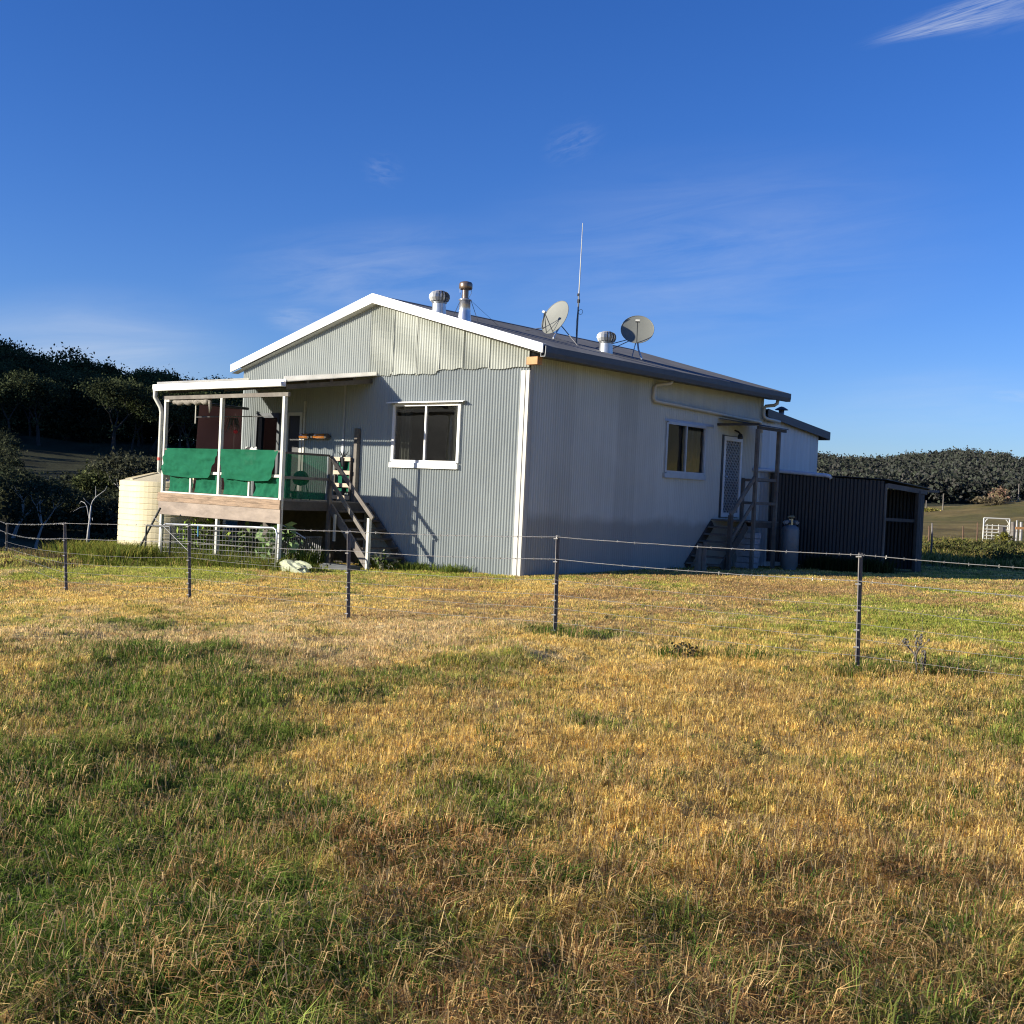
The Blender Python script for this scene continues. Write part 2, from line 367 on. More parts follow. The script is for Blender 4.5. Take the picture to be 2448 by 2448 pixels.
# patches of turf: (angle x, angle y, radius x, radius y, kind, weight); kinds 0 green 1 gold straw 2 pale tan 3 brown dead 4 yellow-green
PATCH = [(250, 2330, 420, 220, 0, 3.6), (100, 1950, 450, 160, 0, 1.9), (500, 2050, 300, 130, 4, .8), (300, 1620, 420, 70, 0, 1.0), (650, 1760, 380, 110, 0, .9), (900, 1680, 260, 60, 0, .6), (330, 1560, 90, 30, 0, 1.2), (200, 1760, 220, 50, 3, .5), (620, 1860, 260, 60, 3, .3),
         (1500, 1740, 500, 130, 1, 2.0), (1900, 1650, 420, 90, 1, 1.6), (1650, 1950, 600, 160, 1, 2.0), (2250, 2000, 260, 180, 1, 1.1), (1080, 1740, 300, 60, 1, 1.3), (2300, 1780, 200, 90, 0, .8), (1250, 1950, 150, 100, 0, .7), (1130, 2060, 160, 70, 0, 1.1),
         (400, 1510, 520, 45, 2, 1.7), (1000, 1545, 380, 45, 2, 1.4), (100, 1450, 300, 30, 1, 1.0), (620, 1470, 200, 25, 3, .6), (1450, 1560, 300, 40, 2, .8), (1780, 1560, 120, 30, 3, .7),
         (950, 1425, 500, 22, 1, 1.4), (1150, 1435, 300, 25, 3, .9), (1600, 1415, 380, 30, 3, 2.0), (2200, 1425, 300, 16, 3, 1.2), (1850, 1490, 160, 25, 4, 1.2), (2250, 1480, 260, 40, 4, 1.5), (2250, 1560, 250, 35, 4, 1.1), (2150, 1600, 160, 25, 0, .9), (1350, 1510, 200, 18, 0, .7), (1500, 1478, 220, 16, 3, 1.6),
         (200, 1345, 320, 22, 4, 1.8), (600, 1365, 330, 14, 4, 1.5), (1000, 1385, 300, 10, 4, 1.0), (200, 1400, 300, 20, 1, .7), (500, 1410, 300, 22, 3, .6),
         (1350, 2350, 420, 90, 3, .7), (1900, 2390, 380, 80, 3, .9), (1500, 2400, 500, 140, 0, 1.0), (1300, 2180, 350, 80, 4, .9), (1100, 2300, 300, 100, 0, .8), (350, 2150, 420, 120, 0, 1.2), (2000, 2250, 500, 80, 1, .9), (980, 2230, 160, 50, 3, .8), (760, 2080, 160, 40, 3, .8), (1500, 2180, 300, 60, 1, 1.0), (2350, 2380, 160, 120, 0, 1.3), (1250, 2430, 160, 60, 0, 1.2), (640, 2380, 180, 90, 4, .8), (870, 2330, 130, 80, 3, .5), (2100, 2100, 300, 60, 3, .7)]
KCOL = np.array([(.165, .24, .045), (.84, .61, .195), (.80, .60, .30), (.58, .38, .16), (.44, .46, .09)])
def patch_w(x, y, z):
    px, py, w = pix(x, y, z)
    W = np.full((5,) + np.shape(x), .22)
    W[1] = .35
    for a, b, rx, ry, k, g in PATCH:
        W[k] = W[k] + g * np.exp(-.5 * (((px - a) / rx) ** 2 + ((py - b) / ry) ** 2))
    for k in range(5):
        W[k] = W[k] * np.exp(2.6 * (fbm(x / 1.1, y / 1.1, 4, 20 + k) - .5) * 2) * np.exp(1.2 * (fbm(x / .25, y / .25, 2, 40 + k) - .5) * 2)
    W = W ** 1.7
    return W / W.sum(0), px, py, w

# ------------------------------------------------------------------ ground sheet
def ground():
    th = np.concatenate([np.linspace(-180, -34, 60)[:-1], np.linspace(-34, 34, 420), np.linspace(34, 180, 60)[1:-1]])
    th = np.radians(th); rr = np.concatenate([[.0], np.geomspace(1.0, 60, 330), np.geomspace(60, 3500, 170)[1:]])
    T, Rr = np.meshgrid(th, rr)
    X = CAM[0] + Rr * (np.sin(T) * HR[0] + np.cos(T) * HF[0]); Y = CAM[1] + Rr * (np.sin(T) * HR[1] + np.cos(T) * HF[1])
    Z = H(X, Y) - .012
    W, px, py, w = patch_w(X, Y, Z)
    col = np.einsum('kij,kc->ijc', W, KCOL) * .66
    d = Rr[..., None]
    u_, w_ = uw(X, Y); t = (u_ / np.maximum(w_, 1))[..., None]
    pad = np.array([.165, .125, .048]) * (1 + .7 * (fbm(X / 6, Y / 1.6, 4, 60)[..., None] - .5) * 2) * np.array([1, 1, 1])
    grn = np.array([.06, .07, .02])
    g = sm(.45, .62, fbm(X / 9, Y / 9, 4, 66))[..., None]
    pad = pad * (1 - .55 * g) + grn * .55 * g
    valley = np.array([.036, .037, .018]) * (1 + .8 * (fbm(X / 5, Y / 5, 4, 70)[..., None] - .5) * 2)
    ls = sm(-.12, .05, t); farc = valley * (1 - ls) + pad * ls
    k = sm(26, 36, d) * (w_[..., None] > 0)
    col = col * (1 - k) + farc * k
    fl = sm(230, 300, d) * ls; col = col * (1 - fl) + np.array([.05, .052, .035]) * fl
    nr, na = X.shape
    V = np.stack([X, Y, Z], -1).reshape(-1, 3)
    i = np.arange(nr - 1)[:, None] * na; j = np.arange(na); jn = (j + 1) % na
    F = np.stack([i + j, i + jn, i + na + jn, i + na + j], -1).reshape(-1, 4)[:, ::-1]
    m, tr, out = nt('turf_soil'); L = tr.links.new
    b = N(tr, 'ShaderNodeBsdfPrincipled'); b.inputs['Roughness'].default_value = .95; b.inputs['Specular IOR Level'].default_value = .1
    a = N(tr, 'ShaderNodeAttribute', attribute_name='col'); geo = N(tr, 'ShaderNodeNewGeometry')
    n = N(tr, 'ShaderNodeTexNoise'); n.inputs['Scale'].default_value = 9; n.inputs['Detail'].default_value = 8; n.inputs['Roughness'].default_value = .75; L(geo.outputs['Position'], n.inputs['Vector'])
    n2 = N(tr, 'ShaderNodeTexNoise'); n2.inputs['Scale'].default_value = 1.1; n2.inputs['Detail'].default_value = 8; n2.inputs['Roughness'].default_value = .7; L(geo.outputs['Position'], n2.inputs['Vector'])
    ad = N(tr, 'ShaderNodeMath', operation='ADD'); L(n.outputs['Fac'], ad.inputs[0]); L(n2.outputs['Fac'], ad.inputs[1])
    r = N(tr, 'ShaderNodeMapRange'); r.inputs['From Min'].default_value = .7; r.inputs['From Max'].default_value = 1.3; r.inputs['To Min'].default_value = .45; r.inputs['To Max'].default_value = 1.5; L(ad.outputs[0], r.inputs['Value'])
    vm = N(tr, 'ShaderNodeVectorMath', operation='SCALE'); L(a.outputs['Color'], vm.inputs[0]); L(r.outputs[0], vm.inputs['Scale']); L(vm.outputs[0], b.inputs['Base Color'])
    bp = N(tr, 'ShaderNodeBump'); bp.inputs['Strength'].default_value = .8; bp.inputs['Distance'].default_value = .08; L(ad.outputs[0], bp.inputs['Height']); L(bp.outputs[0], b.inputs['Normal'])
    L(b.outputs[0], out.inputs['Surface'])
    o = fast_mesh('ground', V, F.ravel(), np.arange(len(F)) * 4, np.full(len(F), 4), m, col=col.reshape(-1, 3), smooth=True)
    tag(o, 'grassy paddock ground falling left into a dark valley and rising to hills', None, kind='structure')
ground()

# ------------------------------------------------------------------ grass
def blades(P, h, wd, head, lean, col, curl=.5):
    """P n,3 base; h height; wd width; head heading; lean horizontal tip offset (fraction of h)"""
    n = len(P)
    dx, dy = np.cos(head), np.sin(head)
    fx = np.cos(head + 1.3 * (rng.random(n) - .5)); fy = np.sin(head + 1.3 * (rng.random(n) - .5))
    px_, py_ = -fy, fx
    V = np.empty((n, 5, 3), np.float32)
    z1 = h * .55; z2 = h * np.sqrt(np.clip(1 - (lean * .85) ** 2, .05, 1))
    l1 = lean * h * .3; l2 = lean * h
    for i, (lz, ll, ww) in enumerate(((0, 0, 1), (z1, l1, .8))):
        cx_ = P[:, 0] + dx * ll; cy_ = P[:, 1] + dy * ll; cz = P[:, 2] + lz - (.02 if i == 0 else 0)
        V[:, 2 * i, 0] = cx_ - px_ * wd / 2 * ww; V[:, 2 * i, 1] = cy_ - py_ * wd / 2 * ww; V[:, 2 * i, 2] = cz
        V[:, 2 * i + 1, 0] = cx_ + px_ * wd / 2 * ww; V[:, 2 * i + 1, 1] = cy_ + py_ * wd / 2 * ww; V[:, 2 * i + 1, 2] = cz
    V[:, 4, 0] = P[:, 0] + dx * l2; V[:, 4, 1] = P[:, 1] + dy * l2; V[:, 4, 2] = P[:, 2] + z2 * (1 - .5 * curl * lean)
    Cc = np.repeat(col[:, None, :], 5, 1).astype(np.float32)
    return V, Cc

def grass_object(name, sets, label, origin):
    V = np.concatenate([s[0] for s in sets]); Cc = np.concatenate([s[1] for s in sets]); n = len(V)
    b = np.arange(n)[:, None] * 5
    loops = (b + np.array([0, 1, 3, 2, 2, 3, 4])).ravel()
    st = (np.arange(n)[:, None] * 7 + np.array([0, 4])).ravel(); tt = np.tile([4, 3], n)
    o = fast_mesh(name, V.reshape(-1, 3), loops, st, tt, M['grassm'], col=Cc.reshape(-1, 3), origin=origin)
    tag(o, label, None, kind='stuff'); return o

def inside(x, y):
    """under buildings: no turf there"""
    a = (x > -9.5) & (x < 0) & (y > 0) & (y < 9.5)
    b = (x > -6) & (x < 3.3) & (y > 9.4) & (y < 12.7)
    return a | b

def scatter(w0, w1, dens, tmin=-.50, tmax=.50):
    area = (tmax - tmin) / 2 * (w1 ** 2 - w0 ** 2); n = int(area * dens)
    w = np.sqrt(rng.random(n) * (w1 ** 2 - w0 ** 2) + w0 ** 2); t = tmin + (tmax - tmin) * rng.random(n); u = w * t
    return CAM[0] + u * HR[0] + w * HF[0], CAM[1] + u * HR[1] + w * HF[1]

sets = []
for (w0, w1, dens, wd0, hh, nb, rad) in ((2.6, 5.2, 900, .0036, .037, 13, .024), (5.2, 8, 620, .0042, .036, 11, .028), (8, 12, 400, .0052, .036, 9, .034), (12, 17, 220, .0066, .033, 9, .05), (17, 24, 110, .0095, .030, 8, .07), (24, 34, 50, .014, .028, 8, .11)):
    tx_, ty_ = scatter(w0, w1, dens)
    e1 = scatter(max(w0 - 2.2, .6), w1, dens * .3, .5, 1.5 if w1 < 13 else .8); e2 = scatter(max(w0 - 2.2, .6), w1, dens * .3, -1.5 if w1 < 13 else -.8, -.5)
    tx_ = np.concatenate([tx_, e1[0], e2[0]]); ty_ = np.concatenate([ty_, e1[1], e2[1]])
    keep = ~inside(tx_, ty_); tx_, ty_ = tx_[keep], ty_[keep]
    tz_ = H(tx_, ty_, False); W, px, py, w = patch_w(tx_, ty_, tz_); m = len(tx_)
    cs = np.cumsum(W, 0); r = rng.random(m); k = (r[None] > cs).sum(0).clip(0, 4)
    tcol = KCOL[k] * .75 + np.einsum('kn,kc->nc', W, KCOL) * .25
    tcol = tcol * np.exp((.26 if w0 < 10 else .16) * rng.normal(size=m))[:, None]
    tuft = sm(.50, .72, fbm(tx_ / .5, ty_ / .5, 3, 90)); hs = np.exp(.32 * rng.normal(size=m))
    th_ = hh * hs * (1 + .6 * tuft) * (1 + .3 * (k == 0) + .1 * (k == 3)) * np.where(py < 1500, .7, 1) * (1 + .45 * sm(1950, 2200, py))
    weed = (px < 720) & (px > 190) & (py > 1318) & (py < 1352); th_ = np.where(weed, th_ * 5, th_)
    tcol = np.where(weed[:, None], np.array([.14, .165, .03]) * (.6 + .8 * rng.random(m))[:, None], tcol)
    cnt_ = np.maximum(3, (nb * (.6 + .8 * rng.random(m)) * (1 + .5 * tuft)).astype(int)); idx = np.repeat(np.arange(m), cnt_); n = len(idx)
    a = rng.random(n) * 6.283; rr_ = rad * (1 + .8 * tuft[idx]) * np.sqrt(rng.random(n))
    x = tx_[idx] + rr_ * np.cos(a); y = ty_[idx] + rr_ * np.sin(a); z = H(x, y)
    kk = k[idx]; green_in = rng.random(n) < .10
    col = tcol[idx] * (.72 + .56 * rng.random(n))[:, None]; col = np.where(green_in[:, None], KCOL[rng.integers(0, 5, n)] * .8, col)
    lean = np.clip(.35 + .75 * rng.random(n) ** .7 + .12 * (kk == 3), 0, 1.1)
    sets.append(blades(np.c_[x, y, z], th_[idx] * (.5 + .8 * rng.random(n)), wd0 * (.7 + .6 * rng.random(n)) * (1 + .25 * (kk == 0)), a + rng.normal(size=n) * .7, lean, col))
grass_object('grass', sets, 'short mixed turf of green, straw and brown blades across the foreground paddock', (8, -8, 0))

# rank tussocks and dead flattened stalks in the foreground
sets = []
def tussock(px_, py_, n, rad, hgt, cols, wd=.006, flat=0.0):
    cx_, cy_ = px_, py_
    a = rng.random(n) * 6.283; r = rad * np.sqrt(rng.random(n))
    x = cx_ + r * np.cos(a); y = cy_ + r * np.sin(a); z = H(x, y)
    head = a + (rng.random(n) - .5) * 2.2
    h = hgt * (.45 + .8 * rng.random(n)); lean = np.clip(.3 + .55 * rng.random(n) + flat, .1, 1.12)
    c = np.array(cols)[rng.integers(0, len(cols), n)] * (.6 + .75 * rng.random(n))[:, None]
    sets.append(blades(np.c_[x, y, z], h, wd * (.6 + .8 * rng.random(n)), head, lean, c))
def gp(px_, py_):
    d = RT * (px_ - 1224) / FPX - UP * (py_ - 1224) / FPX + FW
    p = CAM.copy(); t = 5.0
    for _ in range(8):
        q = CAM + d * t; t = t - (q[2] - float(H(q[0], q[1]))) / d[2]
    return CAM + d * t
G_, GB, BR, ST, DK = (.095, .155, .028), (.15, .23, .045), (.55, .31, .12), (.78, .55, .24), (.26, .15, .07)
for _ in range(60):   # brown dead matted stalks over the lower field
    px_ = rng.choice([rng.uniform(850, 2448), rng.uniform(0, 900)], p=[.93, .07]); py_ = rng.uniform(2080, 2520)
    p = gp(px_, py_); tussock(p[0], p[1], 260, .16 + .16 * rng.random(), .15, [BR, ST, ST, DK, G_, BR, GB], .004, .4)
for _ in range(18):
    p = gp(rng.uniform(450, 1250), rng.uniform(1980, 2200)); tussock(p[0], p[1], 200, .16, .14, [BR, BR, ST, G_], .005, .3)
for px_, py_ in ((1300, 2110), (1180, 2090), (1220, 2130), (1080, 2100), (960, 2060), (560, 2220), (300, 2290), (120, 2400), (450, 2440), (1650, 2330), (1500, 2420), (2050, 2350), (2300, 2300), (2400, 2420), (860, 2290), (720, 2180), (200, 2050), (90, 1870), (500, 1600), (340, 1560), (300, 1555), (380, 1568), (540, 1640), (2180, 1602), (2270, 1610), (1790, 1570), (1345, 1520), (2050, 1610), (1620, 1565)):
    p = gp(px_, py_); dd = math.hypot(p[0] - CAM[0], p[1] - CAM[1])
    tussock(p[0], p[1], int(380 if dd < 8 else 190), .1 + .018 * dd, .085 + .006 * dd, [G_, G_, GB, ST] if py_ < 2000 or px_ < 700 else [G_, G_, GB, BR], .0045 + .0003 * dd, .12)
for _ in range(150):   # lush green at the lower left
    p = gp(rng.uniform(-50, 760) if rng.random() < .75 else rng.uniform(2150, 2480), rng.uniform(2120, 2540)); tussock(p[0], p[1], 110, .13, .085, [(.13, .22, .035), (.17, .27, .045), (.11, .19, .03), GB], .0045, .1)
for _ in range(120):   # scattered green tufts
    p = gp(rng.uniform(0, 2448), rng.uniform(1600, 2448)); tussock(p[0], p[1], 70, .09, .085, [G_, GB, G_, ST], .005, .15)
# short thatch lying flat among the blades
n = 34000
tq_, wq_ = rng.uniform(-.45, .45, n), 2.8 + 9 * rng.random(n) ** 1.6
xq = CAM[0] + wq_ * (tq_ * HR[0] + HF[0]); yq_ = CAM[1] + wq_ * (tq_ * HR[1] + HF[1]); zq = H(xq, yq_)
cq = np.array([ST, BR, (.40, .27, .12), (.24, .16, .08), (.60, .45, .24)])[rng.integers(0, 5, n)] * (.55 + .8 * rng.random(n))[:, None]
sets.append(blades(np.c_[xq, yq_, zq + .012 + .02 * rng.random(n)], .05 + .11 * rng.random(n) ** 2, .0028 + .0016 * rng.random(n), rng.random(n) * 6.283, .92 + .2 * rng.random(n), cq))
# long pale straws lying over the sward
n = 420
pp = np.array([gp(rng.uniform(0, 2448), 1750 + 700 * rng.random() ** .7) for _ in range(n)])
sets.append(blades(pp, .12 + .18 * rng.random(n), np.full(n, .0035), rng.random(n) * 6.283, .75 + .35 * rng.random(n), np.array(ST) * (.7 + .7 * rng.random(n))[:, None] * np.array([1, 1, 1.1])))
# rough tussocks on the far right paddock and round the sheds
for _ in range(260):
    t_ = rng.uniform(.325, .47); w_ = rng.uniform(33, 72); x = CAM[0] + w_ * (t_ * HR[0] + HF[0]); y = CAM[1] + w_ * (t_ * HR[1] + HF[1])
    tussock(x, y, 70, .5, .26 + .16 * rng.random(), [(.20, .21, .05), (.32, .27, .08), (.10, .12, .03), (.42, .31, .12)], .035, 0)
for _ in range(26):
    x = rng.uniform(1.6, 3.4); tussock(x, 9.7 + rng.uniform(-.3, .1), 120, .35, .42, [(.05, .07, .02), (.07, .08, .03)], .015, 0)
for _ in range(40):
    x = rng.uniform(-9.3, -.2); y = rng.uniform(-.5, -.05) if x > -4.4 else rng.uniform(-2.3, -.3); tussock(x, y, 110, .3, .2 + .25 * (x < -4.4), [(.10, .15, .03), (.16, .19, .04)], .014, 0)
for _ in range(45):
    x = rng.uniform(-8.7, -3.2); tussock(x, rng.uniform(-2.95, -2.2), 130, .3, .16 + .16 * rng.random() * (x < -4.4), [(.20, .24, .05), (.13, .18, .035), (.28, .25, .07)], .012, 0)
for _ in range(40):
    x = rng.uniform(-12.6, -8.6); y = -3.1 - (x + 9) * .1 + rng.uniform(-.7, .5); tussock(x, y, 160, .5, .3 + .12 * rng.random(), [(.22, .25, .05), (.15, .2, .04), (.33, .29, .07)], .016, 0)
for _ in range(30):   # dry weeds along the crest, far left
    t_ = rng.uniform(-.46, -.37); w_ = rng.uniform(24, 31); x = CAM[0] + w_ * (t_ * HR[0] + HF[0]); y = CAM[1] + w_ * (t_ * HR[1] + HF[1])
    tussock(x, y, 60, .4, .12, [(.16, .12, .05), (.10, .11, .04), (.2, .14, .07)], .018, 0)
grass_object('tussock_grass', sets, 'rank green tussocks and matted dead brown stalks scattered through the turf', (8, -8, 0))

# ------------------------------------------------------------------ corrugated sheets
PITCH = .0762
def corr(mb, O, U, Vv, u0, u1, vlo, vhi, holes=(), amp=.016, nrm=None, step=6, rows=1, warp=None, pitch=PITCH):
    """sheet: point = O + U*u + V*v + n*amp*cos; vlo/vhi callables; holes = [(u0,u1,v0,v1)]"""
    O, U, Vv = Vector(O), Vector(U), Vector(Vv); nv = Vector(nrm)
    cuts = set([u0, u1]); [cuts.update((h[0], h[1])) for h in holes]
    us = set(np.arange(math.ceil(u0 / (pitch / step)) * (pitch / step), u1, pitch / step).round(5).tolist()) | cuts
    us = sorted(q for q in us if u0 - 1e-9 <= q <= u1 + 1e-9)
    uu = [us[0]]
    for q in us[1:]:
        if q - uu[-1] > 1e-4: uu.append(q)
    for a, b in zip(uu[:-1], uu[1:]):
        mid = (a + b) / 2
        segs = [(vlo, vhi)]
        for h in holes:
            if h[0] < mid < h[1]:
                segs = [(vlo, (lambda q, hh=h: hh[2])), ((lambda q, hh=h: hh[3]), vhi)]
        for lo, hi in segs:
            rr = rows
            for r_ in range(rr):
                vs = []
                for (q, fr) in ((a, r_ / rr), (b, r_ / rr), (b, (r_ + 1) / rr), (a, (r_ + 1) / rr)):
                    v = lo(q) * (1 - fr) + hi(q) * fr
                    d = amp * math.cos(2 * math.pi * q / pitch)
                    if warp: d = warp(q, v, d)
                    vs.append(O + U * q + Vv * v + nv * d)
                mb.add(vs, [(0, 1, 2, 3)])
    return mb

# ------------------------------------------------------------------ house
RX, RZ, RK = -4.53, 5.925, .27          # ridge x, height, pitch
def rz(x): return RZ - RK * abs(x - RX)
house = thing('farmhouse', (-4.7, 4.7, 0), 'long grey corrugated iron house with a low gable, white barge boards and two windows', 'house')
WF = (-3.87, -1.86, 2.22, 3.48)
fm = MB()
corr(fm, (0, 0, 0), (1, 0, 0), (0, 0, 1), -9.5, 0, lambda q: -.4, lambda q: 4.6 if False else min(4.6, rz(q) - .1), holes=[WF, (-8.86, -7.95, 1.28, 3.28), (-7.6, -7.12, 1.28, 3.26)], nrm=(0, -1, 0))
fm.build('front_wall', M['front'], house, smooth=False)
gm = MB()   # older sheets filling the gable, lapping over the wall below; the right half is dented and torn along its bottom
corr(gm, (0, -.028, 0), (1, 0, 0), (0, 0, 1), -9.5, -4.75, lambda q: 4.13, lambda q: rz(q) - .06, nrm=(0, -1, 0))
gm.build('gable_sheet', M['gable'], house)
gm = MB()
sheets = [-4.74, -4.0, -3.26, -2.55, -1.85, -1.1, .02]
for i in range(6):
    a, b = sheets[i], sheets[i + 1] + .04
    off = -.036 - .006 * (i % 2); drop = (4.13, 4.15, 4.13, 4.2, 4.19, 4.17)[i]
    def wrp(q, v, d, i=i, a=a, b=b):
        k = (1, .85, .85, .95, 1, 1)[i]
        e = max(0, 1 - (b - q) / .08) * .014 + max(0, 1 - (q - a) / .05) * .006
        return d * (k + .15 * math.sin(v * 5 + q * 3 + i)) + .004 * math.sin(v * 9 + q * 12 + i * 2) * math.sin(q * 8 + v * 3) * (i < 4) + e
    def lo(q, i=i, a=a, b=b, drop=drop):
        t = (q - a) / (b - a)
        z = drop - .012 * math.sin(t * 9 + i) + (.09 * max(0, t - .82) / .18 if i in (0, 2) else 0)
        return z + (.02 * t if i > 2 else 0)
    corr(gm, (0, off, 0), (1, 0, 0), (0, 0, 1), a, min(b, .02), lo, lambda q: rz(q) - .06, nrm=(0, -1, 0), rows=10, warp=wrp)
gm.build('gable_sheet', M['crinkle'], house, smooth=True)['label'] = 'dented yellowish sheets with a ragged lower edge'
sm_ = MB()
WS = (4.97, 6.66, 2.3, 3.46); DS = (7.52, 8.43, 1.27, 3.33)
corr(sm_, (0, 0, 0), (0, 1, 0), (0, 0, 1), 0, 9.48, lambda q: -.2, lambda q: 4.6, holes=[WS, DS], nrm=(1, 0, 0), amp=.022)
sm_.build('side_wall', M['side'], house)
b_ = MB(); b_.box(-9.5, -.02, 9.44, 9.48, -.2, 4.55); b_.box(-9.54, -9.5, .02, 9.48, -.4, 4.55); b_.build('rear_wall', M['front'], house)
b_ = MB(); b_.box(-9.48, -.03, .05, 9.4, 1.18, 1.26); b_.box(-9.48, -.03, 2.9, 2.95, 1.26, 4.4); b_.box(-.1 - 3.2, -.03, 4.6, 4.64, 1.26, 4.4); b_.box(-9.48, -.03, .05, 9.4, 4.0, 4.04); b_.build('interior', M['inner'], house)
# roof: two corrugated slopes, ridge cap
rf = MB()
for sgn, xe in ((1, .52), (-1, -9.78)):
    n_ = Vector((RK * sgn, 0, 1)).normalized()
    ln = abs(xe - RX)
    corr(rf, (RX, 0, RZ), (0, 1, 0), (sgn, 0, -RK), -.2, 9.85, lambda q: 0, lambda q, L_=ln: L_, nrm=tuple(n_), amp=.011)
rf.build('roof', M['roof'], house)
rc = MB(); rc.add([(RX - .18, -.16, RZ - .03), (RX, -.16, RZ + .025), (RX + .18, -.16, RZ - .03), (RX - .18, 9.85, RZ - .03), (RX, 9.85, RZ + .025), (RX + .18, 9.85, RZ - .03)], [(0, 1, 4, 3), (1, 2, 5, 4)]); rc.build('ridge_cap', M['gutter'], house)
for sgn, xe in ((1, .5), (-1, -9.77)):
    bb = MB(); zt, ze = RZ + .03, rz(xe) + .03; th = .20
    bb.add([(RX, -.24, zt), (xe, -.24, ze), (xe, -.24, ze - th + .03), (RX, -.24, zt - th), (RX, -.2, zt), (xe, -.2, ze), (xe, -.2, ze - th + .03), (RX, -.2, zt - th)], [(0, 1, 2, 3), (4, 7, 6, 5), (1, 5, 6, 2), (0, 4, 5, 1), (3, 2, 6, 7)])
    bb.bar((RX, -.17, zt + .006), (xe, -.17, ze + .006), .15, .012)
    o = bb.build('barge_board', M['white'], house)
    bs = MB(); bs.add([(RX, -.2, RZ - .17), (xe, -.2, rz(xe) - .17), (xe, 0, rz(xe) - .17), (RX, 0, RZ - .17)], [(0, 1, 2, 3)]); bs.build('soffit', M['white2'], house)
gt = MB()   # quad gutter along the side eave
prof = [(.44, 4.52), (.44, 4.35), (.56, 4.35), (.575, 4.44), (.575, 4.56), (.56, 4.56), (.555, 4.45), (.545, 4.365), (.455, 4.365), (.455, 4.52)]
for y0, y1 in ((-.22, 9.86),):
    vs = [(x, y, z) for y in (y0, y1) for x, z in prof]; k = len(prof)
    gt.add(vs, [(i, (i + 1) % k, (i + 1) % k + k, i + k) for i in range(k)] + [tuple(range(k))[::-1], tuple(range(k, 2 * k))])
gt.add([(.44, -.1, 4.38), (.02, -.1, 4.4), (.02, 9.7, 4.4), (.44, 9.7, 4.38)], [(0, 1, 2, 3)])
gt.build('gutter', M['gutter'], house)
MB().box(.08, .36, -.21, -.06, 4.21, 4.36).build('rafter_end', M['pine'], house)
ct = MB(); ct.box(-.20, .018, -.03, -.012, -.12, 4.12); ct.box(-.10, -.075, -.045, -.03, -.12, 4.12); ct.box(.012, .03, -.012, .09, -.12, 4.12); ct.build('corner_trim', M['trim'], house)

def window(u0, u1, z0, z1, axis, frame, hoodm, sill, curtain_half=None, name='window'):
    def bx(m, a0, a1, d0, d1, c0, c1):   # a along wall, d outwards
        if axis == 'x': m.box(a0, a1, -d1, -d0, c0, c1)
        else: m.box(d0, d1, a0, a1, c0, c1)
    m = MB(); w = .04
    bx(m, u0 - .03, u0 + w, .005, .05, z0, z1); bx(m, u1 - w, u1 + .03, .005, .05, z0, z1); bx(m, u0 + w, u1 - w, .005, .05, z1 - w, z1 + .02); bx(m, u0 + w, u1 - w, .005, .05, z0 - .02, z0 + w)
    bx(m, (u0 + u1) / 2 - .022, (u0 + u1) / 2 + .022, .0, .045, z0 + w, z1 - w)
    fr = m.build(name, frame, house)
    for a, b in ((u0 + w, (u0 + u1) / 2 - .022), ((u0 + u1) / 2 + .022, u1 - w)):
        g = MB(); dd = .012
        if axis == 'x': g.add([(a, -dd, z0 + w), (b, -dd, z0 + w), (b, -dd, z1 - w), (a, -dd, z1 - w)], [(0, 1, 2, 3)])
        else: g.add([(dd, a, z0 + w), (dd, b, z0 + w), (dd, b, z1 - w), (dd, a, z1 - w)], [(0, 1, 2, 3)])
        g.build('pane', M['glass'], fr)
    if hoodm:
        h = MB()
        if axis == 'x': h.add([(u0 - .12, -.02, z1 + .07), (u1 + .14, -.02, z1 + .07), (u1 + .2, -.17, z1 + .035), (u0 - .14, -.17, z1 + .035), (u0 - .12, -.02, z1 + .055), (u1 + .14, -.02, z1 + .055), (u1 + .2, -.17, z1 + .02), (u0 - .14, -.17, z1 + .02)], [(0, 1, 2, 3), (7, 6, 5, 4), (3, 2, 6, 7), (1, 5, 6, 2), (0, 3, 7, 4)])
        else: h.add([(.02, u0 - .1, z1 + .08), (.02, u1 + .35, z1 + .08), (.045, u1 + .35, z1 + .02), (.045, u0 - .1, z1 + .02)], [(0, 1, 2, 3)])
        h.build('window_hood', hoodm, fr)
    s = MB(); bx(s, u0 - .06, u1 + .02, .005, .075, z0 - .13, z0 - .02); s.build('sill', sill, fr)
    return fr
wf = window(*WF[:2], *WF[2:], 'x', M['white'], M['white'], M['white'])
ws = window(*WS[:2], *WS[2:], 'y', M['winframe'], M['winframe'], M['winframe'])
def curtain(par, axis, a0, a1, z0, z1, d):
    m = MB(); k = 40
    for i in range(k):
        q0 = a0 + (a1 - a0) * i / k; q1 = a0 + (a1 - a0) * (i + 1) / k
        o0 = d + .03 * math.sin(i * 1.1) + .012 * math.sin(i * 2.7); o1 = d + .03 * math.sin((i + 1) * 1.1) + .012 * math.sin((i + 1) * 2.7)
        if axis == 'x': m.add([(q0, o0, z0), (q1, o1, z0), (q1, o1, z1), (q0, o0, z1)], [(0, 1, 2, 3)])
        else: m.add([(-o0, q0, z0), (-o1, q1, z0), (-o1, q1, z1), (-o0, q0, z1)], [(0, 1, 2, 3)])
    m.build('curtain', M['curtain'], par, smooth=True)
curtain(wf, 'x', -3.8, -3.45, 2.25, 3.45, .12); curtain(wf, 'x', -2.15, -1.9, 2.25, 3.45, .12)
curtain(ws, 'y', 5.83, 6.6, 2.33, 3.44, .1)
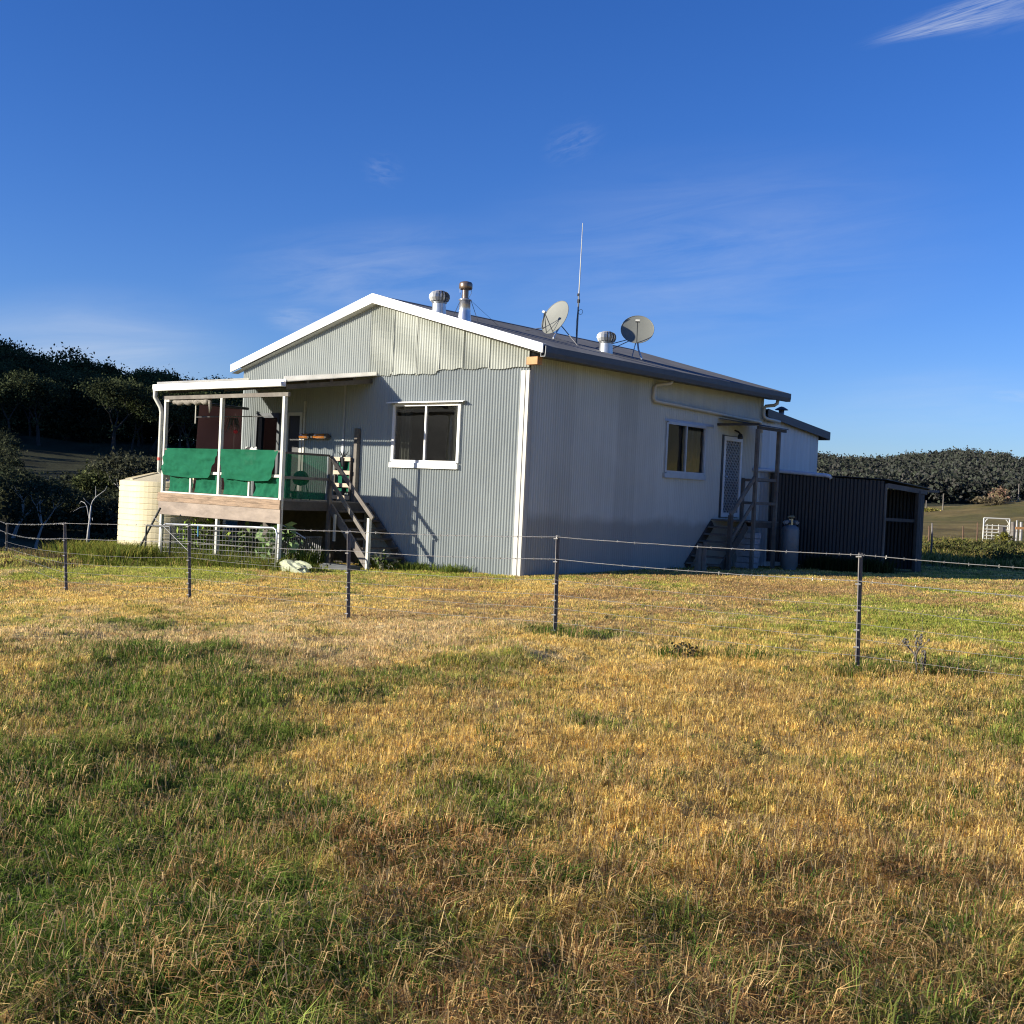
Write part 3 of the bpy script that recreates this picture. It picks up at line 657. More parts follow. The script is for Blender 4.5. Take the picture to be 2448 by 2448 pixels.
# doors on the veranda wall
dm = MB(); dm.box(-8.9, -8.82, -.05, .02, 1.28, 3.33); dm.box(-8.02, -7.93, -.05, .02, 1.28, 3.33); dm.box(-8.82, -8.02, -.05, .02, 3.22, 3.33)
sd = dm.build('sliding_door', M['darkmetal'], house)
MB().box(-8.66, -8.02, -.016, -.01, 1.3, 3.22).build('pane', M['glass'], sd)
MB().box(-8.82, -8.66, -.02, .0, 1.3, 3.22).build('door_stile', M['black'], sd)
curtain(sd, 'x', -8.6, -8.05, 1.3, 3.2, .08)
dm = MB(); dm.box(-7.66, -7.58, -.05, .02, 1.28, 3.34); dm.box(-7.14, -7.05, -.05, .02, 1.28, 3.34); dm.box(-7.58, -7.14, -.05, .02, 3.26, 3.34); dm.box(-7.02, -6.96, -.045, .0, 1.28, 3.6)
vd = dm.build('veranda_door', M['white2'], house); MB().box(-7.58, -7.14, -.02, -.01, 1.3, 3.26).build('door_leaf', M['black'], vd)
MB().box(-5.6, -5.54, -.028, -.01, 1.28, 4.1).build('joint_trim', M['winframe'], house)
# security door on the side
dm = MB(); y0, y1 = 7.54, 8.42; dm.box(0, .05, y0, y0 + .08, 1.29, 3.31); dm.box(0, .05, y1 - .08, y1, 1.29, 3.31); dm.box(0, .05, y0 + .08, y1 - .08, 3.2, 3.31); dm.box(0, .05, y0 + .08, y1 - .08, 1.29, 1.40)
dr = dm.build('security_door', M['doorframe'], house)
sc_ = MB(); st = .075; yy0, yy1, zz0, zz1 = y0 + .08, y1 - .08, 1.40, 3.2; k = -(zz1 - zz0) / 1.75
q = yy0 - (zz1 - zz0) / 1.8
while q < yy1:
    for s_ in (1, -1):
        # line y = q + s*(z-zz0)/1.8
        pts = []
        for i in range(2):
            pass
        za, zb = zz0, zz1
        f = (lambda z: q + (z - zz0) / 1.8) if s_ == 1 else (lambda z: yy0 + yy1 - (q + (z - zz0) / 1.8))
        # clip
        zc0 = max(zz0, zz0 + (yy0 - q) * 1.8); zc1 = min(zz1, zz0 + (yy1 - q) * 1.8)
        if zc1 - zc0 > .02:
            sc_.bar((.028, f(zc0), zc0), (.028, f(zc1), zc1), .012, .006)
    q += st
sc_.build('diamond_grille', M['screen'], dr)
MB().box(.012, .016, yy0, yy1, zz0, zz1).build('fly_screen', M['darkmetal'], dr)
MB().tube([(.05, 7.6, 2.3), (.10, 7.6, 2.3), (.10, 7.68, 2.3)], .012, 6).build('handle', M['galv'], dr)
jm = MB(); jm.box(-.01, .035, 7.46, 7.54, 1.27, 3.34); jm.build('door_jamb', M['darkmetal'], house)
# pipes on the side wall
pm = MB(); pm.tube([(.42, 4.5, 4.37), (.42, 4.46, 4.30), (.12, 4.36, 4.26), (.085, 4.3, 4.2), (.085, 4.28, 3.95), (.085, 4.33, 3.89), (.085, 4.6, 3.885), (.085, 9.05, 3.78), (.085, 9.2, 3.77), (.085, 9.26, 3.68), (.085, 9.26, 3.5)], .045, 12)
pm.tube([(.42, 9.45, 4.37), (.42, 9.42, 4.27), (.36, 9.38, 4.22), (.14, 9.34, 4.2), (.1, 9.32, 4.12), (.1, 9.32, 3.96), (.14, 9.34, 3.89), (.12, 9.5, 3.88), (.12, 10.15, 3.85)], .045, 12)
pm.build('drain_pipe', M['pvc'], house, smooth=True)
pm = MB(); pm.tube([(.08, 9.0, 2.54), (.1, 9.85, 2.55), (.2, 9.92, 2.545), (1.66, 9.92, 2.46), (1.74, 9.93, 2.44), (1.77, 9.95, 2.38)], .05, 12); pm.build('drain_pipe', M['pvcw'], house, smooth=True)
lm = MB(); lm.tube([(.02, 8.05, 3.48), (.14, 8.02, 3.44), (.2, 8.02, 3.38)], .022, 8); lm.lathe((.2, 8.02, 3.26), [(.02, .14), (.05, .12), (.07, .05), (.065, 0), (.0, 0)], 14)
lm.build('wall_lamp', M['black'], house)
# rear wing: the side wall runs on under a lower skillion roof that falls to the back
am = MB(); corr(am, (-.01, 0, 0), (0, 1, 0), (0, 0, 1), 9.5, 12.69, lambda q: 0, lambda q: 4.02 - .105 * (q - 9.6), nrm=(1, 0, 0), amp=.005, pitch=.19); am.build('wing_wall', M['annexw'], house)
am = MB(); am.box(-6, -.02, 12.65, 12.69, 0, 3.6); am.box(-6, -5.96, 9.5, 12.65, 0, 3.6); am.build('wing_wall', M['annexw'], house)
am = MB(); z1, z2 = 4.14, 3.77
am.add([(-6.1, 9.5, z1), (.10, 9.5, z1), (.10, 13.1, z2), (-6.1, 13.1, z2), (-6.1, 9.5, z1 - .03), (.10, 9.5, z1 - .03), (.10, 13.1, z2 - .03), (-6.1, 13.1, z2 - .03)], [(0, 1, 2, 3), (7, 6, 5, 4), (0, 4, 5, 1), (1, 5, 6, 2), (2, 6, 7, 3), (3, 7, 4, 0)]); am.build('wing_roof', M['roof'], house)
am = MB(); am.add([(.105, 9.5, z1 + .01), (.135, 9.5, z1 + .01), (.135, 13.13, z2 + .01), (.105, 13.13, z2 + .01), (.105, 9.5, z1 - .2), (.135, 9.5, z1 - .2), (.135, 13.13, z2 - .2), (.105, 13.13, z2 - .2)], [(0, 1, 2, 3), (7, 6, 5, 4), (0, 4, 5, 1), (1, 5, 6, 2), (2, 6, 7, 3), (3, 7, 4, 0)]); am.build('wing_barge', M['gutter'], house)
am = MB(); am.box(-6.1, .13, 12.98, 13.12, 3.55, 3.7); am.build('wing_gutter', M['gutter'], house)

# ------------------------------------------------------------------ veranda
vx0, vx1, vy0, fz = -9.05, -4.6, -2.5, 1.28
ver = thing('veranda', (-6.8, -1.25, -.2), 'raised timber veranda with white posts, skillion roof and side stairs on the gable end', 'veranda')
def rp(y): return 3.76 + (4.16 - 3.76) * (y + 2.62) / 2.62      # roof height over y
rm = MB(); corr(rm, (0, 0, 0), (1, 0, 0), (0, 1, (4.16 - 3.76) / 2.62), -9.26, -4.5, lambda q: -2.6, lambda q: -.02, nrm=(0, 0, 1), amp=.009)
for i in range(len(rm.v)):
    x, y, z = rm.v[i]; rm.v[i] = (x, y, z + rp(0) - .01)
rm.build('veranda_roof', M['roof'], ver)
g = MB(); prof = [(-2.6, 3.80), (-2.6, 3.645), (-2.72, 3.645), (-2.735, 3.70), (-2.735, 3.79), (-2.725, 3.79), (-2.715, 3.70), (-2.71, 3.66), (-2.61, 3.66), (-2.61, 3.80)]
vs = [(x, y, z) for x in (-9.28, -4.45) for y, z in prof]; k = len(prof)
g.add(vs, [(i, i + k, (i + 1) % k + k, (i + 1) % k) for i in range(k)] + [tuple(range(k)), tuple(range(k, 2 * k))[::-1]]); g.build('gutter', M['white'], ver)
for xb in (-4.49, -9.27):
    b_ = MB(); y0_, y1_ = -2.62, -.03
    b_.add([(xb - .006, y0_, rp(y0_) - .02), (xb + .006, y0_, rp(y0_) - .02), (xb + .006, y0_, rp(y0_) + .075), (xb - .006, y0_, rp(y0_) + .10), (xb - .006, y1_, rp(y1_) - .01), (xb + .006, y1_, rp(y1_) - .01), (xb + .006, y1_, rp(y1_) + .055), (xb - .006, y1_, rp(y1_) + .075)],
           [(0, 1, 2, 3), (7, 6, 5, 4), (1, 5, 6, 2), (0, 3, 7, 4), (3, 2, 6, 7), (0, 4, 5, 1)])
    b_.build('barge_cap', M['strip'], ver)
b_ = MB(); b_.box(-9.15, -4.45, -2.53, -2.47, 3.45, 3.535); b_.build('front_beam', M['timberg'], ver)
for y in (-1.9, -1.25, -.6):
    MB().box(-9.2, -4.6, y - .035, y + .035, rp(y) - .09, rp(y) - .012).build('purlin', M['timberd'], ver)
for x in (-9.03, -6.8, -4.64):
    MB().add([(x - .03, -2.46, 3.60), (x + .03, -2.46, 3.60), (x + .03, -.05, 3.97), (x - .03, -.05, 3.97), (x - .03, -2.46, 3.70), (x + .03, -2.46, 3.70), (x + .03, -.05, 4.07), (x - .03, -.05, 4.07)], [(0, 3, 2, 1), (4, 5, 6, 7), (0, 1, 5, 4), (1, 2, 6, 5), (2, 3, 7, 6), (3, 0, 4, 7)]).build('rafter', M['timberd'], ver)
for x in (vx0 + .02, -6.8, vx1 + .02):
    lo = float(H(x, vy0)) - .1
    MB().box(x - .038, x + .038, vy0 - .038, vy0 + .038, lo, 3.45).build('post', M['white2'], ver)
MB().box(vx0 - .02, vx0 + .18, vy0 - .034, vy0 + .034, 3.40, 3.447).build('post_bracket', M['white2'], ver)
for x in (-7.9, -5.69):
    MB().box(x - .028, x + .028, vy0 - .025, vy0 + .025, 1.31, 1.79).build('rail_stud', M['white2'], ver)
MB().box(vx0, vx1, vy0 - .03, vy0 + .02, 2.27, 2.31).build('top_rail', M['timberg'], ver)
MB().box(vx0, vx1, vy0 - .02, vy0 + .03, 1.74, 1.80).build('mid_rail', M['white2'], ver)
MB().box(vx0, vx1, vy0 - .052, vy0 + .04, 1.272, 1.305).build('sole_plate', M['white2'], ver)
fb = MB()
for i, y in enumerate(np.arange(-2.44, -.05, .14)): fb.box(vx0 - .02, vx1, y, y + .134, 1.235, 1.27)
fb.build('deck_boards', M['floor'], ver)
for i, (za, zb, m_) in enumerate(((1.17, 1.268, 'timber'), (1.072, 1.166, 'timber'))):
    MB().box(vx0 - .10, vx1 + .07, -2.565 - .004 * i, -2.525, za, zb).build('fascia_board', M[m_], ver)
b_ = MB(); b_.add([(vx0 - .06, -2.56, 1.066), (vx1 + .08, -2.56, 1.066), (vx1 + .09, -2.56, .775), (vx0 - .06, -2.56, .765), (vx0 - .06, -2.52, 1.066), (vx1 + .08, -2.52, 1.066), (vx1 + .09, -2.52, .775), (vx0 - .06, -2.52, .765)], [(3, 2, 1, 0), (4, 5, 6, 7), (0, 1, 5, 4), (1, 2, 6, 5), (2, 3, 7, 6), (3, 0, 4, 7)])
b_.build('fascia_board', M['timberp'], ver)
MB().box(vx1 + .0, vx1 + .045, -2.515, -.02, 1.06, 1.25).build('side_beam', M['timberd'], ver)
MB().box(vx0 - .03, vx0 + .015, -2.515, -.02, 1.06, 1.25).build('side_beam', M['timberd'], ver)
for y in (-1.7, -.9):
    MB().box(vx0 + .05, vx1 - .02, y, y + .05, 1.09, 1.23).build('joist', M['timberd'], ver)
MB().box(-9.44, -4.72, -.06, -.035, -.35, 1.06).build('underfloor_shade_panel', M['timberd'], ver)  # dark panel added over the wall base to deepen the shade under the floor
# stumps, landing post, side rails
for x, y in ((-6.8, -.9), (-9.0, -.9), (-5.2, -.55)):
    MB().box(x - .05, x + .05, y - .05, y + .05, float(H(x, y)) - .1, 1.09).build('stump', M['timberd'], ver)
MB().box(vx1 + .0, vx1 + .075, -1.235, -1.165, float(H(-4.6, -1.2)) - .1, 2.26).build('post', M['timberg'], ver)
MB().box(vx1 - .0, vx1 + .05, -2.46, -1.235, 2.25, 2.295).build('top_rail', M['timberd'], ver)
MB().box(vx1 - .0, vx1 + .04, -2.46, -1.235, 1.72, 1.78).build('mid_rail', M['timberg'], ver)
MB().box(-5.07, -4.97, -.12, -.025, 1.27, 2.95).build('post', M['timberg'], ver)
MB().box(vx0 - .03, vx0 + .03, -2.46, -.05, 2.25, 2.30).build('top_rail', M['timberg'], ver)
# stairs, running down to the right along the wall
gz = float(H(-3.2, -1.2))
MB().bar((-4.56, -1.2, 2.24), (-3.12, -1.2, .97), .045, .09).build('handrail', M['timberg'], ver)
MB().bar((-4.54, -1.2, 1.72), (-3.24, -1.2, .50), .04, .085).build('handrail', M['timberg'], ver)
MB().box(-3.27, -3.2, -1.235, -1.165, gz - .08, .97).build('newel', M['white2'], ver)
for y in (-1.17, -.08):
    MB().bar((-4.56, y, 1.16), (-3.22, y, gz + .03), .045, .18).build('stringer', M['timberg'], ver)
for i in range(6):
    tt = (i + .7) / 6.6; x = -4.56 + 1.34 * tt; z = 1.2 + (gz - 1.14) * tt
    MB().box(x - .11, x + .13, -1.14, -.11, z - .02, z + .02).build('tread', M['timberd'], ver)
# pale pallet standing against the wall, lit by the sun
pal = thing('pallet', (-5.36, -.2, 1.27), 'pale timber pallet with green cloth standing against the wall at the stair top', 'pallet')
for z in (2.24, 1.93, 1.64, 1.36): MB().box(-5.66, -5.08, -.2, -.18, z - .045, z + .045).build('slat', M['slat'], pal)
for x in (-5.63, -5.34, -5.11): MB().box(x - .02, x + .02, -.178, -.12, 1.275, 2.28).build('stile', M['timberd'], pal)
MB().box(-5.6, -5.12, -.115, -.11, 1.5, 2.2).build('cloth', M['green'], pal)
pp_ = thing('potted_plant', (-5.35, -.17, 2.28), 'small dark potted plant hung on top of the pale pallet', 'plant')
MB().lathe((-5.35, -.17, 2.06), [(0, 0), (.06, 0), (.085, .2), (.07, .2), (.0, .18)], 14).build('pot', M['black'], pp_)
m_ = MB()
for i in range(14):
    a = i * 2.4; r = .05 + .012 * i; m_.tube([(-5.35, -.17, 2.25), (-5.35 + r * .6 * math.cos(a), -.17 + .4 * r * math.sin(a), 2.36), (-5.35 + r * math.cos(a), -.17 + .5 * r * math.sin(a), 2.40 + .02 * (i % 3))], [.004, .008, .003], 4)
m_.build('leaves', M['black'], pp_)
# downpipe with red tape
dp = MB(); dp.tube([(-9.24, -2.68, 3.66), (-9.24, -2.68, 3.5), (-9.15, -2.58, 3.27), (-9.13, -2.56, 3.15), (-9.13, -2.56, 1.85), (-9.15, -2.56, 1.78), (-9.0, -2.2, 1.55)], .05, 12)
dpo = dp.build('downpipe', M['white2'], ver, smooth=True)
MB().tube([(-9.135, -2.56, 2.09), (-9.135, -2.56, 2.02)], .055, 12).build('red_band', M['red'], dpo)

# shade cloths
def cloth(name, p00, p10, p01, p11, nu, nv, fn, m_, label, group='green shade cloths tied to the veranda rails'):
    p00, p10, p01, p11 = map(Vector, (p00, p10, p01, p11)); V_ = []; F_ = []
    nrm = (p10 - p00).cross(p01 - p00).normalized()
    for j in range(nv + 1):
        for i in range(nu + 1):
            a, b = i / nu, j / nv; p = (p00 * (1 - a) + p10 * a) * (1 - b) + (p01 * (1 - a) + p11 * a) * b
            V_.append(p + fn(a, b, nrm))
    for j in range(nv):
        for i in range(nu): F_.append((j * (nu + 1) + i, j * (nu + 1) + i + 1, (j + 1) * (nu + 1) + i + 1, (j + 1) * (nu + 1) + i))
    o = mk(name, V_, F_, m_, None, origin=tuple((p00 + p11) / 2), smooth=True); return tag(o, label, 'shade cloth', group)
def fold(seed, sag=.0):
    def f(a, b, n_):
        q = float(fbm(a * 4 + seed, b * 5, 3, 9)); cr = abs(float(fbm(a * 9 - b * 6 + seed, b * 9 + a * 5, 4, 29)) - .5)
        d = .05 * (q - .5) * 2 + .14 * (.12 - cr) * (.35 + b) * (1 - b ** 5) * min(1, 12 * a, 12 * (1 - a)) + .018 * math.sin((a - b) * 16 + seed * 2 + q * 6) * b
        x = -(.10 * b * b * (a > .5) * (a - .5) * 2) + .04 * b * (1 - a)
        return n_ * d + Vector((x, 0, -.03 * math.sin(a * math.pi) * b * sag))
    return f
# each bay: an upper cloth folded over the top rail and a lower one hung on the mid rail
cloth('shade_cloth', (-8.94, -2.56, 2.315), (-6.86, -2.56, 2.315), (-9.04, -2.57, 1.70), (-7.02, -2.57, 1.66), 50, 18, fold(1, 1), M['green'], 'upper green shade cloth on the veranda rail in the bay next to the downpipe')
cloth('shade_cloth', (-6.72, -2.56, 2.315), (-4.7, -2.56, 2.315), (-6.66, -2.57, 1.68), (-4.80, -2.57, 1.66), 50, 18, fold(2, 1), M['green'], 'upper green shade cloth on the veranda rail in the bay next to the stairs')
def lowf(seed):
    def f(a, b, n_):
        cr = abs(float(fbm(a * 5 + b * 4 + seed, b * 6 - a * 3, 4, 39)) - .5)
        d = .06 * (float(fbm(a * 3 + seed, b * 3, 4, 19)) - .5) * 2 + .16 * (.12 - cr) * min(1, 8 * a, 8 * (1 - a))
        inn = .03 * math.sin(math.pi * b) * ((1 - a) ** 3)
        return n_ * d + Vector((inn * 1.2, 0, -.05 * (1 - b) * math.sin(a * 3.1)))
    return f
for (a, b, sd_, lb) in ((-8.86, -7.93, 3, 'lower green shade cloth panel nearest the downpipe, wrinkled at its bottom left corner'), (-7.84, -6.86, 4, 'lower green shade cloth panel left of the middle veranda post with a dark hole'), (-6.70, -5.72, 5, 'lower green shade cloth panel right of the middle veranda post with a pale crease'), (-5.62, -4.70, 6, 'lower green shade cloth panel left of the corner veranda post, with a rounded upper edge')):
    cloth('shade_cloth', (a, -2.46, 1.84), (b, -2.46, 1.84), (a + .03, -2.46, 1.32), (b, -2.46, 1.31), 26, 14, lowf(sd_), M['green'], lb)
hole = MB(); hole.lathe((0, 0, 0), [(.0, 0), (.028, 0)], 10)
cloth('shade_cloth', (-4.64, -2.42, 2.29), (-4.64, -1.25, 2.27), (-4.64, -2.42, 1.3), (-4.64, -1.25, 1.3), 30, 20, lambda a, b, n_: n_ * (.015 * math.sin(a * 9 + b * 5)), M['green2'], 'see-through green shade cloth on the shaded right end of the veranda')
# maroon blind down the left end
bd = cloth('side_blind', (-9.0, -1.62, 3.42), (-9.0, -.36, 3.40), (-9.02, -1.68, 1.4), (-9.02, -.34, 1.4), 24, 24, lambda a, b, n_: n_ * (.02 * math.sin(a * 7 + b * 3)), M['maroon'], 'maroon cloth blind let down at the left end of the veranda', None)
bd['category'] = 'blind'
bd2 = MB().tube([(-9.0, -1.75, 3.45), (-9.0, -.2, 3.43)], .035, 8).build('blind_rod', M['darkmetal'], bd)
rl = MB()
pts = [(-8.84 + 1.42 * i / 14, -2.42, 3.40 + .02 * math.sin(i * 1.9)) for i in range(15)]
rl.tube(pts, [.055 + .02 * abs(math.sin(i * 2.3)) for i in range(15)], 10)
ro = rl.build('rolled_blind', M['roll'], origin=(-8.1, -2.42, 3.4), smooth=True); tag(ro, 'grubby canvas blind rolled up under the front beam of the veranda', 'blind')
MB().tube([(-7.4, -2.42, 3.42), (-7.38, -2.42, 3.25), (-7.42, -2.41, 3.13)], [.05, .035, .01], 8).build('loose_end', M['roll'], ro, smooth=True)
for x in (-8.45, -7.85): MB().tube([(x, -2.42, 3.33), (x, -2.42, 3.5)], .012, 6).build('strap', M['black'], ro)
cl_ = thing('clothes_line', (-9.0, -1.0, 3.1), 'pale clothes line rail stretched across the left end of the veranda', 'clothes line')
MB().tube([(-8.95, -1.75, 3.12), (-8.6, -.1, 3.24)], .014, 6).build('rail', M['rodmetal'], cl_)
MB().tube([(-8.95, -1.75, 3.10), (-6.2, -1.6, 3.12)], .008, 6).build('line', M['rodmetal'], cl_)
MB().tube([(-8.95, -1.75, 2.95), (-8.95, -1.75, 3.45)], .018, 6).build('hanger', M['white2'], cl_)
# leftmost wall post at the house corner (white pole seen against the wall)
ps = MB().tube([(-9.36, -.35, 1.28), (-9.3, -.35, 3.3)], .022, 8).build('white_pole', M['white2'], origin=(-9.3, -.35, 1.28)); tag(ps, 'thin white pole leaning at the house corner beside the maroon blind', 'pole')
# hanging plant with a red bloom
hp = thing('hanging_plant', (-8.75, -.8, 2.9), 'wispy dark hanging plant with a red bloom in front of the maroon blind', 'plant')
m_ = MB()
for i in range(26):
    a = random.uniform(0, 6.28); r = random.uniform(.05, .28); m_.tube([(-8.75, -.8, 3.12), (-8.75 + r * .5 * math.cos(a), -.8 + r * .5 * math.sin(a), 3.15), (-8.75 + r * math.cos(a), -.8 + r * math.sin(a), 3.0 - r)], [.008, .012, .004], 5)
m_.build('stems', M['barkd'], hp)
MB().lathe((-8.72, -.75, 2.82), [(0, -.05), (.05, -.03), (.055, .03), (0, .06)], 10).build('bloom', M['redfl'], hp, smooth=True)
# amber tube fixture
amb = thing('amber_lantern', (-6.5, -.12, 2.76), 'long amber glass tube in two sections on the shaded veranda wall', 'lantern')
for a, b in ((-7.02, -6.68), (-6.5, -6.06)):
    MB().tube([(a, -.12, 2.76), (a + .03, -.12, 2.76), (b - .03, -.12, 2.76), (b, -.12, 2.76)], [.03, .065, .065, .035], 14).build('amber_tube', M['amber'], amb, smooth=True)
for a in (-6.68, -6.55, -6.06): MB().tube([(a - .0, -.12, 2.76), (a + .06, -.12, 2.76)], .07, 12).build('end_cap', M['barkd'], amb)
MB().box(-7.0, -6.0, -.05, -.012, 2.74, 2.78).build('back_plate', M['darkmetal'], amb)
# spotted chair back
ch = thing('patio_chair', (-6.9, -1.6, 1.28), 'chair with a black and white patterned back, showing just above the green cloth', 'chair')
cb = mat('spotted_cloth', (.55, .55, .52), .9, var=.05, col2=(.02, .02, .02), c2pos=(.48, .52), c2scale=7)
m_ = MB(); m_.box(-7.1, -6.68, -1.62, -1.58, 1.75, 2.42); m_.build('backrest', cb, ch); MB().box(-7.12, -6.66, -2.0, -1.6, 1.68, 1.74).build('seat', cb, ch)
for x in (-7.08, -6.7):
    for y in (-1.97, -1.62): MB().box(x - .015, x + .015, y - .015, y + .015, 1.275, 1.7).build('leg', M['darkmetal'], ch)
# barbecue shape behind the side cloth
bq = thing('barbecue', (-5.3, -1.5, 1.28), 'domed brown kettle on a trolley behind the see-through green cloth', 'barbecue')
MB().lathe((-5.2, -1.5, 1.72), [(.0, .2), (.09, .18), (.15, .12), (.18, .03), (.18, -.02), (.14, -.1), (0, -.14)], 20).build('kettle', M['timberg'], bq, smooth=True)
for dx, dy in ((.15, .15), (-.15, .15), (0, -.2)): MB().tube([(-5.2 + dx * .6, -1.5 + dy * .6, 1.6), (-5.2 + dx, -1.5 + dy, 1.275)], .012, 6).build('leg', M['darkmetal'], bq)

# ------------------------------------------------------------------ side landing with its own steps and awning
sl = thing('side_landing', (.6, 7.6, 0), 'grey timber landing with steps and a small flat awning at the side door', 'porch')
a_ = MB(); corr(a_, (0, 0, 3.73), (0, 1, 0), (1, 0, -.16), 7.18, 8.65, lambda q: .04, lambda q: 1.2, nrm=(0, 0, 1), amp=.008); a_.build('awning', M['roof'], sl)
b_ = MB(); b_.box(.02, 1.17, 7.19, 7.235, 3.54, 3.60); b_.box(1.1, 1.16, 7.235, 8.62, 3.46, 3.53); b_.build('awning_frame', M['timberd'], sl)
for y in (7.28, 8.33):
    MB().box(1.065, 1.145, y - .04, y + .04, float(H(1.1, y)) - .1, 3.46).build('post', M['timberg'], sl)
MB().box(1.06, 1.15, 6.16, 6.26, float(H(1.1, 6.2)) - .1, 1.36).build('newel', M['timberd'], sl)
b_ = MB()
for y in np.arange(7.1, 8.62, .11): b_.box(.03, 1.06, y, y + .1, 1.2, 1.235)
b_.build('deck_boards', M['timberg'], sl)
MB().box(1.02, 1.06, 7.33, 8.7, 1.07, 1.195).build('bearer', M['timberd'], sl)
MB().box(.03, 1.05, 8.66, 8.7, 1.07, 1.195).build('bearer', M['timberd'], sl)
MB().bar((1.10, 7.24, 2.28), (1.10, 6.2, 1.36), .05, .1).build('handrail', M['timberg'], sl)
MB().bar((1.10, 7.26, 1.68), (1.10, 6.22, .74), .04, .08).build('handrail', M['timberg'], sl)
for z in (2.25, 1.67):
    MB().bar((1.1, 7.33, z), (1.1, 8.29, z), .045, .07).build('rail', M['timberg'], sl); MB().bar((.04, 8.56, z), (1.1, 8.4, z), .04, .07).build('rail', M['timberg'], sl)
MB().box(.02, .08, 8.5, 8.58, 1.2, 2.3).build('rail_post', M['timberg'], sl)
for x in (.05, 1.0): MB().bar((x, 7.14, 1.12), (x, 6.05, .08), .04, .2).build('stringer', M['timberd'], sl)
for i in range(6):
    y = 7.02 - .175 * i; z = 1.04 - .175 * i; MB().box(.08, .98, y - .14, y + .1, z - .02, z + .02).build('tread', M['timberg'], sl)
# stacked blocks and drum under the landing
bs_ = MB()
for i in range(6): bs_.box(.55 + .02 * (i % 2), .95 + .02 * (i % 3), 7.5, 7.9, .06 + .15 * i, .195 + .15 * i)
o = bs_.build('block_stack', M['brick'], origin=(.75, 7.7, 0)); tag(o, 'stack of pale blocks in the shade under the side landing', 'blocks')
# gas bottle
def gas(x, y, z, label):
    g = thing('gas_bottle', (x, y, z), label, 'gas bottle', 'gas bottles by the side landing')
    MB().lathe((x, y, z), [(.15, 0), (.16, .03), (.16, .07), (.19, .1), (.19, .93), (.187, .95), (.19, .97), (.17, 1.04), (.1, 1.09), (0, 1.1)], 28).build('cylinder', M['gas'], g, smooth=True)
    c = MB(); 
    for k in range(5): 
        a0 = .5 + k * .75
        c.tube([(x + .13 * math.cos(a0 + q * .11), y + .13 * math.sin(a0 + q * .11), z + 1.16) for q in range(6)], .055, 4)
    c.build('collar', M['gas'], g)
    v = MB(); v.tube([(x, y, z + 1.08), (x, y, z + 1.25)], .03, 8); v.tube([(x - .05, y, z + 1.3), (x + .05, y, z + 1.3)], .03, 8); v.build('valve', M['brass'], g)
gas(1.62, 8.25, float(H(1.62, 8.25)), 'tall grey gas cylinder with a brass valve between the landing and dark shed')
gas(1.30, 8.75, float(H(1.3, 8.75)), 'grey gas cylinder half hidden behind the outer post of the side landing')
# old split post by the steps
m_ = MB(); gx, gy = 1.0, 5.05; z0 = float(H(gx, gy))
m_.tube([(gx, gy, z0 - .1), (gx + .01, gy, z0 + .3), (gx + .02, gy + .01, z0 + .62)], [.10, .085, .07], 7); m_.tube([(gx + .13, gy + .05, z0 - .1), (gx + .11, gy + .04, z0 + .35), (gx + .14, gy + .03, z0 + .66)], [.07, .06, .045], 6)
o = m_.build('timber_stump', M['timberg'], origin=(gx, gy, z0)); tag(o, 'split weathered timber stump standing before the side steps', 'stump')

# ------------------------------------------------------------------ lean-to shed
sh = thing('lean_to_shed', (1.6, 11.2, 0), 'low dark corrugated shed with an open doorway at its right end', 'shed')
X1 = 3.19
w = MB(); corr(w, (0, 9.98, 0), (1, 0, 0), (0, 0, 1), .02, X1, lambda q: .14 + .02 * math.sin(q * 3), lambda q: 2.48 - .035 * q, nrm=(0, -1, 0), amp=.014, pitch=.1); w.build('front_wall', M['shedw'], sh)
w = MB(); corr(w, (0, 12.5, 0), (1, 0, 0), (0, 0, 1), .02, X1, lambda q: .1, lambda q: 2.2, nrm=(0, 1, 0), amp=.012, pitch=.1); w.build('back_wall', M['shedw'], sh)
w = MB(); corr(w, (X1, 0, 0), (0, 1, 0), (0, 0, 1), 12.16, 12.5, lambda q: .05, lambda q: 2.2, nrm=(1, 0, 0), amp=.006, pitch=.1); w.build('side_panel', M['shedw'], sh)
MB().box(X1 - .03, X1 + .03, 9.99, 10.06, .0, 2.3).build('door_post', M['timberg'], sh)
MB().box(X1 - .05, X1 + .04, 12.02, 12.15, .0, 2.2).build('door_post', M['timberd'], sh)
MB().bar((X1 + .01, 10.08, 2.26), (X1 + .01, 12.6, 2.16), .05, .12).build('lintel', M['timberg'], sh)
MB().bar((X1 - .06, 10.06, 1.42), (X1 - .06, 12.1, 1.40), .04, .08).build('inner_rail', M['timberd'], sh)
w = MB(); pr = [(.0, 9.92, 2.53), (X1 + .06, 9.92, 2.42), (X1 + .08, 12.8, 2.27), (.0, 12.8, 2.33)]
w.add(pr + [(a, b, c - .02) for a, b, c in pr], [(0, 1, 2, 3), (7, 6, 5, 4), (0, 4, 5, 1), (1, 5, 6, 2), (2, 6, 7, 3), (3, 7, 4, 0)]); w.build('roof', M['shedw'], sh)
MB().bar((X1, 12.5, 2.2), (X1 + .03, 13.35, 2.21), .06, .06).build('purlin_end', M['timberg'], sh)

